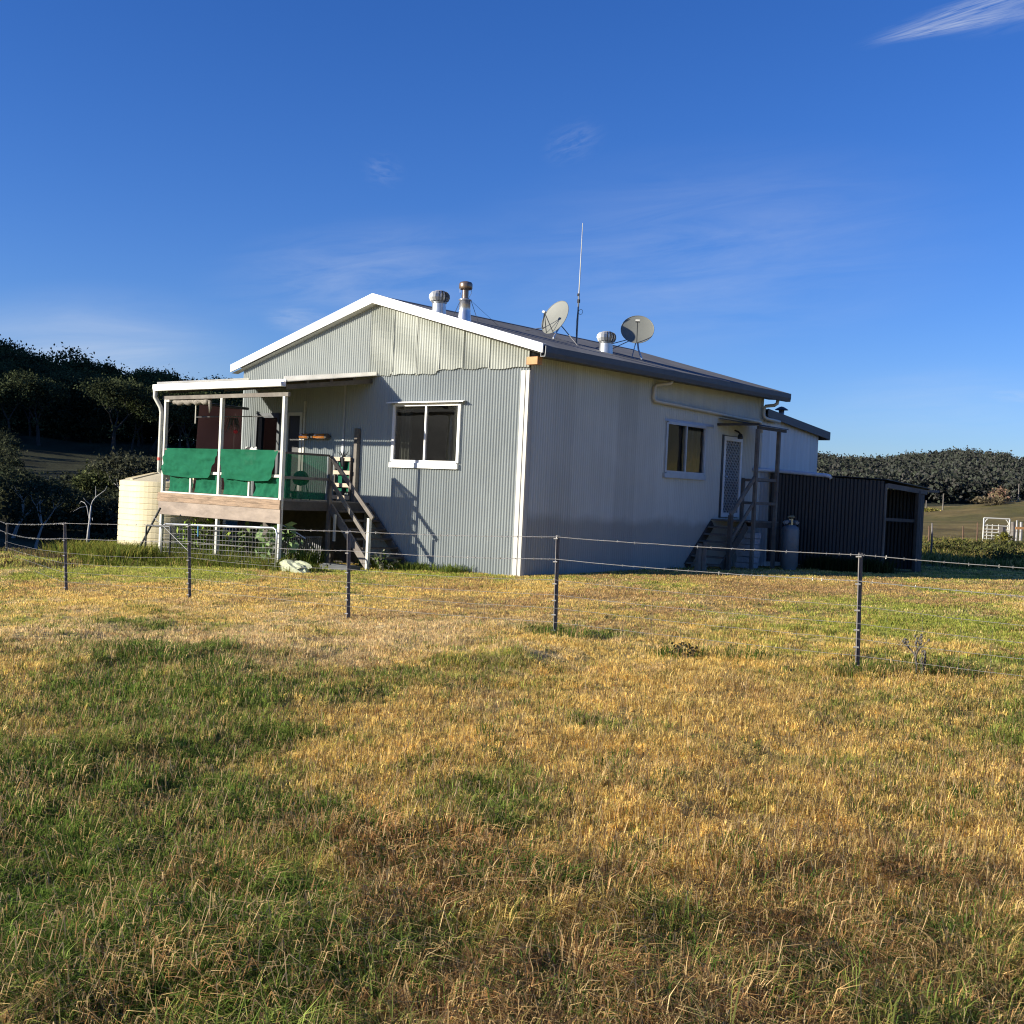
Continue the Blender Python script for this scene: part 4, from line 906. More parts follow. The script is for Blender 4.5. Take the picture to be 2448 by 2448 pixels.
# ------------------------------------------------------------------ things on the roof
def ventilator(x, y, label, vis=.0):
    z = rz(x)
    v = thing('roof_ventilator', (x, y, z), label, 'roof vent', 'spinning metal ventilators on the roof')
    MB().lathe((x, y, z), [(.16, -.08), (.15, .2), (.15, .21), (.165, .215), (.165, .23)], 24).build('throat', M['galv'], v, smooth=True)
    k = 16; t = MB()
    for i in range(k):
        a0 = 2 * math.pi * i / k; pr = [(.15, .23), (.20, .26), (.228, .33), (.222, .40), (.18, .455), (.10, .48)]
        vs = []
        for r_, zz in pr:
            vs.append((x + r_ * math.cos(a0), y + r_ * math.sin(a0), z + zz)); r2 = r_ * .84
            vs.append((x + r2 * math.cos(a0 + .30), y + r2 * math.sin(a0 + .27), z + zz))
        t.add(vs, [(2 * j, 2 * j + 1, 2 * j + 3, 2 * j + 2) for j in range(len(pr) - 1)])
    t.build('vanes', M['vane'], v)
    MB().lathe((x, y, z), [(.12, .472), (.10, .485), (.03, .495), (0, .496)], 20).build('cap', M['vane'], v, smooth=True)
    MB().lathe((x, y, z), [(.13, .23), (.14, .46)], 16).build('core', M['darkmetal'], v)
ventilator(-2.93, .28, 'spinning roof ventilator nearest the gable peak, left of the tall flue')
ventilator(-1.12, 4.0, 'spinning roof ventilator low on the roof between the two dishes')
fx, fy = -2.17, .3; fz_ = rz(fx)
fl = thing('flue_pipe', (fx, fy, fz_), 'tall stainless chimney flue with a brown stained cap near the gable', 'flue')
MB().lathe((fx, fy, fz_), [(.155, -.1), (.15, 0), (.125, .2), (.115, .42), (.14, .43), (.14, .45), (.08, .47)], 24).build('outer_pipe', M['flue'], fl, smooth=True)
MB().lathe((fx, fy, fz_), [(.068, .44), (.068, .72)], 20).build('inner_pipe', M['rust'], fl, smooth=True)
MB().lathe((fx, fy, fz_), [(.07, .66), (.13, .665), (.145, .69), (.145, .78), (.125, .815), (.06, .835), (0, .84)], 26).build('cowl', M['rust'], fl, smooth=True)
for a in (0.3, 2.4, 4.5): MB().tube([(fx + .07 * math.cos(a), fy + .07 * math.sin(a), fz_ + .46), (fx + .14 * math.cos(a), fy + .14 * math.sin(a), fz_ + .58), (fx + .145 * math.cos(a), fy + .145 * math.sin(a), fz_ + .68)], .004, 5).build('cowl_strut', M['rodmetal'], fl)
for dx, dy in ((-.1, -.14), (.2, .1)): MB().tube([(fx + dx * .6, fy + dy * .6, fz_ + .42), (fx + dx * 1.5, fy + dy * 1.5, rz(fx + dx * 1.5))], .006, 5).build('stay', M['darkmetal'], fl)
MB().tube([(fx + .1, fy + .1, fz_ + .42), (-2.6, 1.9, rz(-2.6))], .004, 4).build('stay', M['darkmetal'], fl)

def dish(base, centre, nrm, dia, label, feed, arms, braces, upv=(0, 0, 1)):
    d = thing('satellite_dish', base, label, 'satellite dish', 'satellite dishes on the roof')
    n_ = Vector(nrm).normalized(); c = Vector(centre); u = Vector(upv); r_ = u.cross(n_).normalized(); u = n_.cross(r_).normalized()
    m_ = MB(); R0 = dia / 2; K = 36; rings = 8; V_ = [c - n_ * .05 * dia]; F_ = []
    for j in range(1, rings + 1):
        q = j / rings
        for i in range(K):
            a = 2 * math.pi * i / K; V_.append(c + (r_ * math.cos(a) + u * math.sin(a)) * R0 * q + n_ * (.05 * dia * (q * q - 1)))
    for i in range(K): F_.append((0, 1 + i, 1 + (i + 1) % K))
    for j in range(rings - 1):
        for i in range(K): F_.append((1 + j * K + i, 1 + (j + 1) * K + i, 1 + (j + 1) * K + (i + 1) % K, 1 + j * K + (i + 1) % K))
    m_.add(V_, F_); m_.tube([c + (r_ * math.cos(2 * math.pi * i / K) + u * math.sin(2 * math.pi * i / K)) * R0 for i in range(K + 1)], .008, 6, cap=False)
    m_.build('reflector', M['dish'], d, smooth=True)
    fp = Vector(feed)
    fb = MB(); fb.bar(fp - r_ * .05, fp + r_ * .05, .05, .055, up=tuple(n_)); fo = fb.build('feed_horn', M['white2'], d)
    for s_ in arms:
        a = c + (r_ * math.cos(s_) + u * math.sin(s_)) * R0 * .97
        MB().tube([a, fp], .011, 6).build('feed_arm', M['darkmetal'], d)
    bk = c - n_ * .12 * dia; b0 = Vector(base)
    mast = [bk + n_ * .04, bk - n_ * .06, Vector((bk.x - n_.x * .1, bk.y - n_.y * .1, bk.z - .12)), Vector((b0.x * .35 + bk.x * .65, b0.y * .35 + bk.y * .65, b0.z + (bk.z - b0.z) * .38)), b0 + Vector((0, 0, .05)), b0]
    MB().tube(mast, .021, 8).build('mast', M['galv'], d, smooth=True)
    top = mast[2]
    for q in braces: MB().tube([top, Vector(q)], .011, 6).build('brace', M['rodmetal'], d)
TOW = -FW; LEFT = -RT
n1 = TOW * .6 + LEFT * .72 + UP * .40
n2 = TOW * .86 + UP * .42 + LEFT * .08
c1 = np.array([-1.90, 3.05, 5.82]) + FW * .5; c2 = np.array([-.93, 4.95, 5.66])
# first dish seen side-on, second facing the camera
up1 = UP * .87 + RT * .49
dish((-1.85, 2.95, rz(-1.85)), tuple(c1), tuple(n1), .86, 'grey satellite dish seen side-on, tilted left, near the tall antenna', tuple(c1 + n1 / np.linalg.norm(n1) * .36 - UP * .06), (-1.0, -1.57, -2.2), [(-1.5, 3.42, rz(-1.5)), (-2.9, 3.1, rz(-2.9) + .0)], up1)
dish((-.82, 5.02, rz(-.82)), tuple(c2), tuple(n2), .78, 'grey satellite dish facing the camera at the far end of the roof', tuple(c2 + n2 / np.linalg.norm(n2) * .34 - UP * .0), (-1.57,), [(-1.45, 4.45, rz(-1.45)), (-.74, 4.5, rz(-.74)), (-1.9, 4.6, rz(-1.9))])
at = thing('antenna_mast', (-1.88, 3.85, rz(-1.88)), 'tall thin whip antenna standing between the satellite dishes', 'antenna')
z0 = rz(-1.88)
MB().tube([(-1.88, 3.85, z0), (-1.885, 3.86, z0 + 1.15)], .018, 8).build('lower_pole', M['rodmetal'], at)
MB().tube([(-1.885, 3.86, z0 + 1.15), (-1.89, 3.88, z0 + 2.86)], [.014, .007], 8).build('whip', M['white2'], at)
m_ = MB(); m_.tube([(-1.885, 3.86, z0 + .98), (-1.885, 3.86, z0 + 1.06)], .035, 8); m_.tube([(-1.9, 3.86, z0 + 1.14), (-1.9, 3.86, z0 + 1.2)], .03, 8); m_.build('clamp', M['black'], at)
m_ = MB(); m_.tube([(-1.86 + .06 * math.cos(a) + .05, 3.86, z0 + .76 + .06 * math.sin(a)) for a in np.linspace(0, 6.28, 14)], .005, 5); m_.tube([(-1.88, 3.83, z0), (-1.9, 3.83, z0 + .5), (-1.86, 3.84, z0 + 1.1)], .006, 5); m_.build('cable_loop', M['black'], at)
rv = thing('capped_vent', (-.35, 11.1, 3.9), 'short capped vent pipe on the low rear wing roof', 'vent pipe')
MB().tube([(-.35, 11.1, 3.8), (-.35, 11.1, 4.25)], .075, 16).build('pipe', M['galv'], rv, smooth=True)
MB().lathe((-.35, 11.1, 4.25), [(.185, 0), (.17, .02), (.06, .085), (0, .1)], 18).build('cap', M['gutter'], rv)

# ------------------------------------------------------------------ water tank
tx, ty = -10.72, -1.12; tz = float(H(tx, ty)) - .03
tk = thing('water_tank', (tx, ty, tz), 'round cream ribbed plastic water tank left of the veranda', 'water tank')
pr = [(0, 0), (1.30, 0)]
hh = 1.83
for i in range(13):
    z = .05 + i * .14
    pr += [(1.30, z), (1.312, z + .01), (1.312, z + .115), (1.30, z + .125)]
pr += [(1.30, hh), (1.27, hh + .03), (.35, hh + .27), (.33, hh + .26)]
MB().lathe((tx, ty, tz), pr, 72).build('tank_wall', M['tank'], tk, smooth=False)
lid = MB(); lid.lathe((tx, ty, tz), [(.33, hh + .25), (.35, hh + .31), (.31, hh + .33), (.28, hh + .27), (0, hh + .24)], 36); lo_ = lid.build('inlet_ring', M['tank'], tk, smooth=True)
MB().lathe((tx, ty, tz), [(.28, hh + .28), (0, hh + .285)], 24).build('strainer', M['black'], lo_)
m_ = MB()
for a in np.linspace(0, 6.283, 9)[:-1]: m_.bar((tx + .5 * math.cos(a), ty + .5 * math.sin(a), tz + hh + .24), (tx + 1.2 * math.cos(a), ty + 1.2 * math.sin(a), tz + hh + .055), .09, .04)
m_.build('roof_ribs', M['tank'], tk)

# ------------------------------------------------------------------ farm gates, bars, stone, plants by the veranda
def farm_gate(p0, p1, ztop, h, label, meshed=True):
    gm_ = M['galv'] if meshed else M['darkmetal']; g = thing('farm_gate', ((p0[0] + p1[0]) / 2, (p0[1] + p1[1]) / 2, ztop[0] - h), label, 'gate', 'pipe farm gates leaning before the veranda')
    A = Vector((p0[0], p0[1], 0)); B = Vector((p1[0], p1[1], 0)); n_ = 18
    def P(t, z): q = A.lerp(B, t); return Vector((q.x, q.y, ztop[0] * (1 - t) + ztop[1] * t - z))
    fr = [P(0, h)] + [P(0, .12), P(.008, .04), P(.03, 0), P(.97, 0), P(.992, .04), P(1, .12)] + [P(1, h)]
    MB().tube(fr, .021, 8).build('frame', gm_, g, smooth=True)
    if meshed:
        m_ = MB()
        for i in range(1, 9): m_.tube([P(.004, h * i / 9), P(.996, h * i / 9)], .0045, 4)
        for i in range(1, n_ * 2): m_.tube([P(i / n_ / 2, .02), P(i / n_ / 2, h)], .0035, 4)
        m_.build('mesh', M['wire'], g)
    return g
farm_gate((-8.42, -2.86), (-4.2, -2.86), (.56, .70), .95, 'long mesh farm gate standing in front of the veranda stumps')
farm_gate((-8.9, -2.98), (-7.9, -2.98), (.50, .52), .9, 'dark end of a second pipe gate behind the long mesh gate', False)
m_ = MB(); m_.tube([(-9.35, -2.95, -.22), (-8.4, -2.95, .92)], .024, 8); o = m_.build('steel_bar', M['darkmetal'], origin=(-9.35, -2.95, -.22)); tag(o, 'dark steel bar leaning up to the veranda corner beside the tank', 'bar')
m_ = MB(); m_.tube([(-8.6, -3.0, .72), (-7.05, -3.05, .02)], .007, 6); o = m_.build('pale_rod', M['rodmetal'], origin=(-8.0, -3, .2)); tag(o, 'thin pale rod slanting down across the mesh farm gate', 'rod')
m_ = MB(); m_.tube([(-6.95, -2.9, .6), (-6.95, -2.9, .5), (-6.94, -2.9, .36)], .018, 6); o = m_.build('blue_rag', M['blue'], origin=(-6.95, -2.9, .5)); tag(o, 'strip of blue twine knotted on the mesh gate top rail', 'twine')
def rocky(c, s, n=2, seed=1):
    V_ = []; F_ = []; K = 20; J = 10
    for j in range(J + 1):
        for i in range(K):
            a = 2 * math.pi * i / K; b = math.pi * j / J; p = Vector((math.cos(a) * math.sin(b), math.sin(a) * math.sin(b), math.cos(b)))
            f = .55 + .9 * float(fbm(p.x * 2.2 + seed + p.z * 2, p.y * 2.2 + p.z, 4, 30))
            V_.append((c[0] + p.x * s[0] * f, c[1] + p.y * s[1] * f, c[2] + p.z * s[2] * f))
    for j in range(J):
        for i in range(K): F_.append((j * K + i, j * K + (i + 1) % K, (j + 1) * K + (i + 1) % K, (j + 1) * K + i))
    return V_, F_
V_, F_ = rocky((-3.75, -2.72, -.1), (.46, .2, .16), seed=4); o = mk('pale_stone', V_, F_, M['rock'], origin=(-3.75, -2.72, -.1)); tag(o, 'low whitish stone lying in the grass right of the veranda corner', 'stone')
m_ = MB(); m_.box(-3.9, -3.0, -1.95, -1.6, -.35, -.03); m_.box(-3.85, -3.05, -1.9, -1.65, -.03, -.01); o = m_.build('trough', M['darkmetal'], origin=(-3.1, -1.7, -.15)); tag(o, 'low dark trough on the grass before the stair foot', 'trough')
o = thing('slat_panel', (-5.0, -1.9, 0), 'panel of thin upright slats under the shaded veranda end', 'panel')
for i in range(16): pass
m_ = MB()
for i in range(24): m_.box(-4.86, -4.84, -2.42 + i * .055, -2.42 + i * .055 + .016, -.1, .56 - .004 * i)
m_.box(-4.87, -4.86, -2.45, -1.1, .45, .49); m_.build('slats', M['rodmetal'], o)
m_ = MB(); m_.tube([(-5.1, -2.2, .7), (-5.0, -2.1, .72), (-4.85, -1.9, .6), (-4.7, -1.7, .45)], .014, 6); m_.tube([(-5.1, -2.25, .62), (-5.02, -2.2, .55), (-5.12, -2.15, .5), (-5.0, -2.1, .44)], .012, 6); o = m_.build('garden_hose', M['pvcw'], origin=(-5, -2.1, .5)); tag(o, 'pale coiled hose hanging in the shade under the veranda', 'hose')
m_ = MB(); m_.box(-4.3, -4.24, -1.28, -1.25, .42, 1.0); o = m_.build('short_board', M['pvc'], origin=(-4.3, -1.26, .4))
o['label'] = 'short sunlit white board standing under the veranda edge'; o['category'] = 'board'

def leaves(centers, spread, n, size, cols, elong=2.0, flat=.0, seed=0, tv=.4):
    """n leaf quads round given centres"""
    c = np.asarray(centers); k = rng.integers(0, len(c), n); P = c[k] + rng.normal(size=(n, 3)) * np.asarray(spread)
    d = rng.normal(size=(n, 3)); d[:, 2] *= (1 - flat); d /= np.linalg.norm(d, axis=1)[:, None]
    e = rng.normal(size=(n, 3)); e -= (e * d).sum(1)[:, None] * d; e /= np.linalg.norm(e, axis=1)[:, None]
    s = size * (.6 + .8 * rng.random(n))[:, None]
    V = np.stack([P - d * s * elong / 2, P + e * s / 2, P + d * s * elong / 2, P - e * s / 2], 1)
    tone = (1 - tv + 2 * tv * rng.random(len(c)))[k] * (.85 + .3 * rng.random(n))
    col = np.asarray(cols)[rng.integers(0, len(cols), n)] * tone[:, None]
    return V, np.repeat(col[:, None], 4, 1)
def leaf_obj(name, VC, parent=None, origin=(0, 0, 0), m_=None):
    V = np.concatenate([a for a, b in VC]); Cc = np.concatenate([b for a, b in VC]); n = len(V)
    return fast_mesh(name, V.reshape(-1, 3), np.arange(n * 4), np.arange(n) * 4, np.full(n, 4), m_ or M['leaf'], origin=origin, col=Cc.reshape(-1, 3), parent=parent)
def bush(x, y, z, r, h, n, size, cols, label, cat='bush', name='bush', group=None, stems=5):
    b = thing(name, (x, y, z), label, cat, group)
    cs = [(x + r * random.uniform(-1, 1) * .8, y + r * random.uniform(-1, 1) * .8, z + h * random.uniform(.35, .95)) for _ in range(10)]
    leaf_obj('foliage', [leaves(cs, (r * .28, r * .28, h * .16), n, size, cols)], b)
    m_ = MB()
    for c in cs[:stems]: m_.tube([(x, y, z - .1), ((x + c[0]) / 2, (y + c[1]) / 2, z + (c[2] - z) * .6), c], [.03 * h, .02 * h, .006 * h], 5)
    m_.build('stems', M['barkd'], b); return b
bush(-4.95, -2.3, -.1, .42, .75, 120, .11, [(.10, .17, .05), (.2, .28, .12)], 'broad leaved plant behind the right end of the mesh gate', 'plant', 'leafy_plant')
bush(-6.3, -2.0, -.1, .3, .75, 90, .09, [(.10, .15, .05), (.16, .22, .08)], 'leafy plant under the middle of the veranda', 'plant', 'leafy_plant')
bush(-8.1, -1.9, -.25, .45, .95, 220, .08, [(.13, .2, .03), (.2, .26, .05)], 'bright green vine under the left end of the veranda', 'plant', 'leafy_plant')
bush(-2.95, -.95, -.12, .22, .3, 90, .05, [(.08, .12, .03), (.2, .2, .14)], 'small weedy plant at the foot of the stairs', 'plant', 'leafy_plant')

# ------------------------------------------------------------------ wire fence
fence = thing('wire_fence', (3.2, -7.3, -.15), 'wire fence with steel pickets, barbed top strands and netting across the paddock', 'fence')
P0 = [(-25, -1.0, -.2, .75), (-13.64, -3.98, -.75, .293), (-3.76, -7.70, -.405, .788), (-.94, -7.10, -.289, .91), (3.2, -7.35, -.146, 1.05), (6.52, -6.98, -.022, 1.177), (10.135, -6.55, .0, 1.217), (13.8, -6.1, .0, 1.22), (17.4, -5.7, .0, 1.22)]
tops = [(-3.81, -7.736), (0, 0)]
lean = {2: (-.05, -.03), 3: (-.04, -.02), 4: (-.03, -.015), 5: (-.02, 0), 6: (-.02, 0)}
posts = []
for i, (x, y, zb, zt) in enumerate(P0):
    if i in (0,): continue
    lx, ly = lean.get(i, (0, 0)); zb = min(zb, float(H(x, y)))
    b = Vector((x - lx, y - ly, zb - .12)); t = Vector((x + lx * .6, y + ly * .6, zt))
    m_ = MB()   # Y-section star picket
    for a in (.5, .5 + 2.09, .5 + 4.19):
        d = Vector((math.cos(a), math.sin(a), 0)); p = Vector((-d.y, d.x, 0)); w_ = .027; q = .0035
        m_.add([b - p * q, b + p * q, b + p * q + d * w_, b - p * q + d * w_, t - p * q, t + p * q, t + p * q + d * w_, t - p * q + d * w_], [(0, 1, 2, 3), (7, 6, 5, 4), (0, 4, 5, 1), (1, 5, 6, 2), (2, 6, 7, 3), (3, 7, 4, 0)])
    po = m_.build('picket', M['picket'], fence)
    tt = MB()
    for hgt in (.97, .76, .56, .41, .28, .14):
        c = b.lerp(t, hgt); tt.tube([c + Vector((-.03, -.03, 0)), c + Vector((.03, -.03, .004))], .008, 5)
    tt.build('wire_tie', M['wire'], po)
def strand(hf, r, sag, barbs, name, seg=14, skip=0):
    pts = []; nb = []
    rnd = random.Random(int(hf * 1000))
    for i in range(skip, len(P0) - 1):
        a, b = P0[i], P0[i + 1]
        za = a[2] + (a[3] - a[2]) * hf; zb = b[2] + (b[3] - b[2]) * hf; L_ = math.hypot(b[0] - a[0], b[1] - a[1]); s_ = sag * rnd.uniform(.4, 1.3) * L_ / 3.6
        for k in range(seg):
            t = k / seg; pts.append(Vector((a[0] + (b[0] - a[0]) * t, a[1] + (b[1] - a[1]) * t - .035, za + (zb - za) * t - s_ * 4 * t * (1 - t) + rnd.uniform(-.002, .002))))
    m_ = MB(); m_.tube(pts, r, 5)
    if barbs:
        for i in range(len(pts) - 1):
            L_ = (pts[i + 1] - pts[i]).length; k = max(1, int(L_ / .105))
            for j in range(k):
                p = pts[i].lerp(pts[i + 1], (j + rnd.random() * .4) / k); d = (pts[i + 1] - pts[i]).normalized()
                for _ in range(2):
                    v = Vector((rnd.uniform(-1, 1), rnd.uniform(-1, 1), rnd.uniform(-1, 1))); v = (v - d * v.dot(d)).normalized()
                    m_.tube([p - v * .017, p + v * .017], .0022, 3, cap=False)
                m_.tube([p - d * .006, p + d * .006], .0062, 4, cap=False)
    m_.build(name, M['wire'], fence)
strand(.985, .0034, .018, True, 'barbed_wire'); strand(.765, .0034, .02, True, 'barbed_wire')
rnd = random.Random(5)
for i in range(1, len(P0) - 1):
    m_ = MB(); a, b = P0[i], P0[i + 1]; L_ = math.hypot(b[0] - a[0], b[1] - a[1]); k = int(L_ / .33)
    def nq(t, h, a=a, b=b): return (a[0] + (b[0] - a[0]) * t, a[1] + (b[1] - a[1]) * t - .035, (a[2] * (1 - t) + b[2] * t) + ((a[3] - a[2]) * (1 - t) + (b[3] - b[2]) * t) * h)
    for hf, sg in ((.56, .035), (.41, .02), (.28, .015), (.14, .012)):
        sg = sg * rnd.uniform(.5, 1.3); m_.tube([Vector(nq(t, hf)) - Vector((0, 0, sg * 4 * t * (1 - t) + rnd.uniform(-.003, .003))) for t in np.linspace(0, 1, 13)], .0021, 4, cap=False)
    for j in range(1, k):
        t = j / k + rnd.uniform(-.01, .01); bend = rnd.uniform(-.02, .02); p0_, p1_, p2_ = nq(t, .54), nq(t, .35), nq(t, .06)
        m_.tube([(p0_[0], p0_[1], p0_[2] - .03), (p1_[0] + bend, p1_[1], p1_[2]), (p2_[0] + bend * .5, p2_[1], p2_[2])], .0015, 3, cap=False)
    m_.build('netting', M['wire'], fence)

# dead thistle by the fence
px_ = gp(2190, 1610); tq = thing('dead_thistle', tuple(px_), 'dark dried thistle stalk standing right of the nearest fence picket', 'plant')
m_ = MB(); b = Vector(px_)
def twig(p, d, l, r, depth):
    q = p + d * l; m_.tube([p, p.lerp(q, .5) + Vector((random.uniform(-.01, .01), random.uniform(-.01, .01), 0)), q], [r, r * .8, r * .6], 5)
    if depth == 0:
        m_.lathe(tuple(q), [(0, -.006), (.010, 0), (.012, .01), (.004, .022)], 6); return
    for k in range(3 if depth > 1 else 2):
        nd = (d + Vector((random.uniform(-.7, .7), random.uniform(-.7, .7), random.uniform(-.1, .5)))).normalized(); twig(p.lerp(q, random.uniform(.4, 1)), nd, l * .6, r * .6, depth - 1)
twig(b, Vector((-.12, 0, 1)).normalized(), .22, .014, 3); twig(b + Vector((.05, .02, 0)), Vector((.2, 0, 1)).normalized(), .14, .02, 2)
m_.build('stalk', M['barkd'], tq)
# dark clod-like stubble near the middle of the field
p = gp(1640, 1570); bush(p[0], p[1], p[2], .13, .14, 130, .02, [(.05, .045, .03), (.09, .08, .04)], 'small dark weed clump in the straw beyond the middle of the field', 'plant', 'weed_clump')

# ------------------------------------------------------------------ trees
def skeleton(m_, p, d, L_, r, depth, tips, rnd, spread=.75, drop=.0, segs=3):
    pts = [p]; rs = [r]; q = p; dd = d
    for i in range(segs):
        dd = (dd + Vector((rnd.uniform(-.2, .2), rnd.uniform(-.2, .2), rnd.uniform(-.05, .15)))).normalized(); q = q + dd * (L_ / segs); pts.append(q); rs.append(r * (1 - .45 * (i + 1) / segs))
    m_.tube(pts, rs, 6 if depth > 1 else 4, cap=False)
    if depth == 0: tips.append(q); return
    n_ = rnd.choice((2, 3, 3))
    a0 = rnd.uniform(0, 6.28)
    for k in range(n_):
        a = a0 + k * 6.28 / n_ + rnd.uniform(-.4, .4); nd = (dd + Vector((math.cos(a), math.sin(a), rnd.uniform(-.2, .35) - drop)) * spread).normalized()
        skeleton(m_, q, nd, L_ * rnd.uniform(.6, .85), rs[-1] * .75, depth - 1, tips, rnd, spread, drop, segs)
    if rnd.random() < .5: tips.append(q)
def tree(name, loc, h, seed, label, group=None, depth=4, leafn=2600, leafs=.36, cols=((.045, .055, .028), (.06, .07, .035), (.035, .045, .025)), bark='bark', spread=.75, trunkf=.28, sd=(.085, .085, .05), cat='tree'):
    rnd = random.Random(seed); t = thing(name, loc, label, cat, group); m_ = MB(); tips = []
    skeleton(m_, Vector(loc) - Vector((0, 0, .4)), Vector((rnd.uniform(-.1, .1), rnd.uniform(-.1, .1), 1)).normalized(), h * trunkf, h * .022, depth, tips, rnd, spread)
    zt = max(q.z for q in tips) - loc[2]; s = h / zt
    m_.v = [(loc[0] + (v[0] - loc[0]) * s, loc[1] + (v[1] - loc[1]) * s, loc[2] + (v[2] - loc[2]) * s) for v in m_.v]
    m_.build('trunk', M[bark], t)
    if leafn:
        c = np.array([(loc[0] + (q.x - loc[0]) * s, loc[1] + (q.y - loc[1]) * s, loc[2] + (q.z - loc[2]) * s) for q in tips])
        leaf_obj('crown', [leaves(c, (h * sd[0], h * sd[1], h * sd[2]), leafn, leafs, cols, 1.8)], t)
    return t
def polar(px_, w):
    t = (px_ - 1224) / FPX; x = CAM[0] + w * (t * HR[0] + HF[0]); y = CAM[1] + w * (t * HR[1] + HF[1]); return x, y, float(H(x, y, False))
GUM = 'gum trees along the left hilltop'
protos = [tree('gum_tree', (0, 0, -500 - 40 * i), 15, 40 + i, 'x', GUM, leafn=5200, leafs=.32, depth=4, spread=(.6, .75, .9, .65, .8, .7)[i], trunkf=(.3, .26, .22, .34, .26, .3)[i],
               bark='hillbark', cols=[((.050, .062, .030), (.065, .078, .036), (.042, .050, .026)), ((.056, .070, .028), (.075, .09, .038), (.045, .056, .026))][i % 2]) for i in range(6)]
for p_ in protos: p_['_proto'] = 1
side = ['at the left edge of the frame', 'left of the tall bare-topped gum', 'beside the tall bare-topped gum', 'above the gully', 'left of the veranda gutter', 'just left of the downpipe']
shape = ['broad domed', 'tall spreading', 'low rounded', 'open airy', 'narrow upright', 'dense dark']
rows = {'crest row': [], 'second row': [], 'lower row': []}
for px_ in np.arange(-60, 590, 17.0): rows['crest row'].append((px_ + rng.uniform(-7, 7), rng.uniform(325, 350), rng.uniform(.75, 1.2)))
for px_ in np.arange(-60, 590, 22.0): rows['second row'].append((px_ + rng.uniform(-9, 9), rng.uniform(285, 320), rng.uniform(.7, 1.1)))
for px_ in np.arange(-60, 590, 30.0): rows['lower row'].append((px_ + rng.uniform(-9, 9), rng.uniform(240, 280), rng.uniform(.7, 1.0)))
rows['crest row'] += [(198, 330, 1.45), (20, 345, 1.35), (-20, 340, 1.4), (130, 340, 1.25), (350, 330, 1.3), (395, 335, 1.25)]
def ordn(n): return '%d%s' % (n, 'th' if 10 < n % 100 < 14 else {1: 'st', 2: 'nd', 3: 'rd'}.get(n % 10, 'th'))
i = 0
for row, lst in rows.items():
    for k, (px_, w, s_) in enumerate(sorted(lst)):
        x, y, z = polar(px_, w); src = protos[i % 6]; i += 1
        c = copy_tree(src, (x, y, z), random.uniform(0, 6.28), s_)
        c['label'] = 'dark %s gum, %s from the left in the %s on the left hill' % (shape[(i - 1) % 6], ordn(k + 1), row)
        c['group'] = 'gum trees in the %s of the left hill' % row
for p_ in protos:
    for c in list(p_.children): bpy.data.objects.remove(c)
    bpy.data.objects.remove(p_)
# trees in the valley that can be told apart
x, y, z = polar(225, 120); tree('rounded_tree', (x, y, z - 1), 6.2, 5, 'rounded olive green tree in the gully left of the pale-limbed gum', depth=4, leafn=4200, leafs=.2, cols=((.085, .10, .04), (.11, .125, .05), (.06, .075, .03)), bark='barkd', spread=.9, trunkf=.2, sd=(.09, .09, .07))
x, y, z = polar(340, 118); tree('pale_limbed_gum', (x, y, z - 1.2), 8.2, 12, 'large gum with bare pale limbs showing, left of the veranda downpipe', depth=4, leafn=3200, leafs=.2, cols=((.06, .065, .04), (.08, .08, .05), (.05, .055, .035)), bark='deadwood', spread=.85, trunkf=.24, sd=(.07, .07, .05))
x, y, z = polar(265, 104); tree('gully_tree', (x, y, z - 1), 4.8, 21, 'dull scrubby tree in the gully between the rounded tree and pale gum', depth=3, leafn=1500, leafs=.18, cols=((.05, .055, .035), (.06, .06, .04)), bark='bark', spread=.9)
x, y, z = polar(90, 90); tree('slender_gum', (x, y, z), 5.5, 33, 'slender dark gum with a pale fork in the shaded valley', depth=3, leafn=900, leafs=.16, cols=((.035, .045, .025), (.045, .05, .03)), bark='bark', spread=.6, trunkf=.35)
x, y, z = polar(30, 100); tree('valley_gum', (x, y, z), 5.5, 35, 'dark gum at the left frame edge low in the valley', depth=3, leafn=1200, leafs=.18, cols=((.035, .045, .025), (.045, .05, .03)), bark='bark', spread=.8)
x, y, z = polar(150, 105); tree('valley_scrub', (x, y, z), 4.2, 36, 'low dark scrub tree left of the dead white tree', depth=3, leafn=1200, leafs=.18, cols=((.035, .045, .025), (.045, .05, .03)), bark='bark', spread=.8)
# dead white tree
x, y, z = polar(214, 62); dt = thing('dead_tree', (x, y, z), 'bare dead white tree with forked limbs in the valley', 'tree')
s_ = 62 / FPX; B0 = Vector((x, y, 0)); RTv = Vector((HR[0], HR[1], 0)); zc = CAM[2]
def dp_(px_, py_, dd=0): hz = 1125 + (px_ - 214) * .0468 - (1125 - 1128); return B0 + RTv * ((px_ - 214) * s_) + Vector((-HF[0] * dd * 0, 0, zc - (py_ - 1128) * s_)) + Vector((HF[0], HF[1], 0)) * dd
m_ = MB()
m_.tube([dp_(213, 1300), dp_(214, 1270), dp_(216, 1245), dp_(217, 1225), dp_(218, 1208)], [0.084, 0.066, 0.054, 0.045, 0.036], 7)
m_.tube([dp_(218, 1208), dp_(221, 1198), dp_(228, 1188), dp_(238, 1180), dp_(250, 1170), dp_(254, 1160)], [0.033, 0.030, 0.024, 0.021, 0.015, 0.009], 6)
m_.tube([dp_(227, 1190), dp_(223, 1178, .3), dp_(217, 1162, .6)], [0.018, 0.015, 0.006], 5)
m_.tube([dp_(217, 1208), dp_(212, 1198, -.4), dp_(208, 1190, -.6)], [0.024, 0.018, 0.007], 5)
m_.tube([dp_(217, 1248), dp_(205, 1236, .5), dp_(197, 1222, .8), dp_(191, 1211, 1)], [0.027, 0.021, 0.018, 0.018], 6)
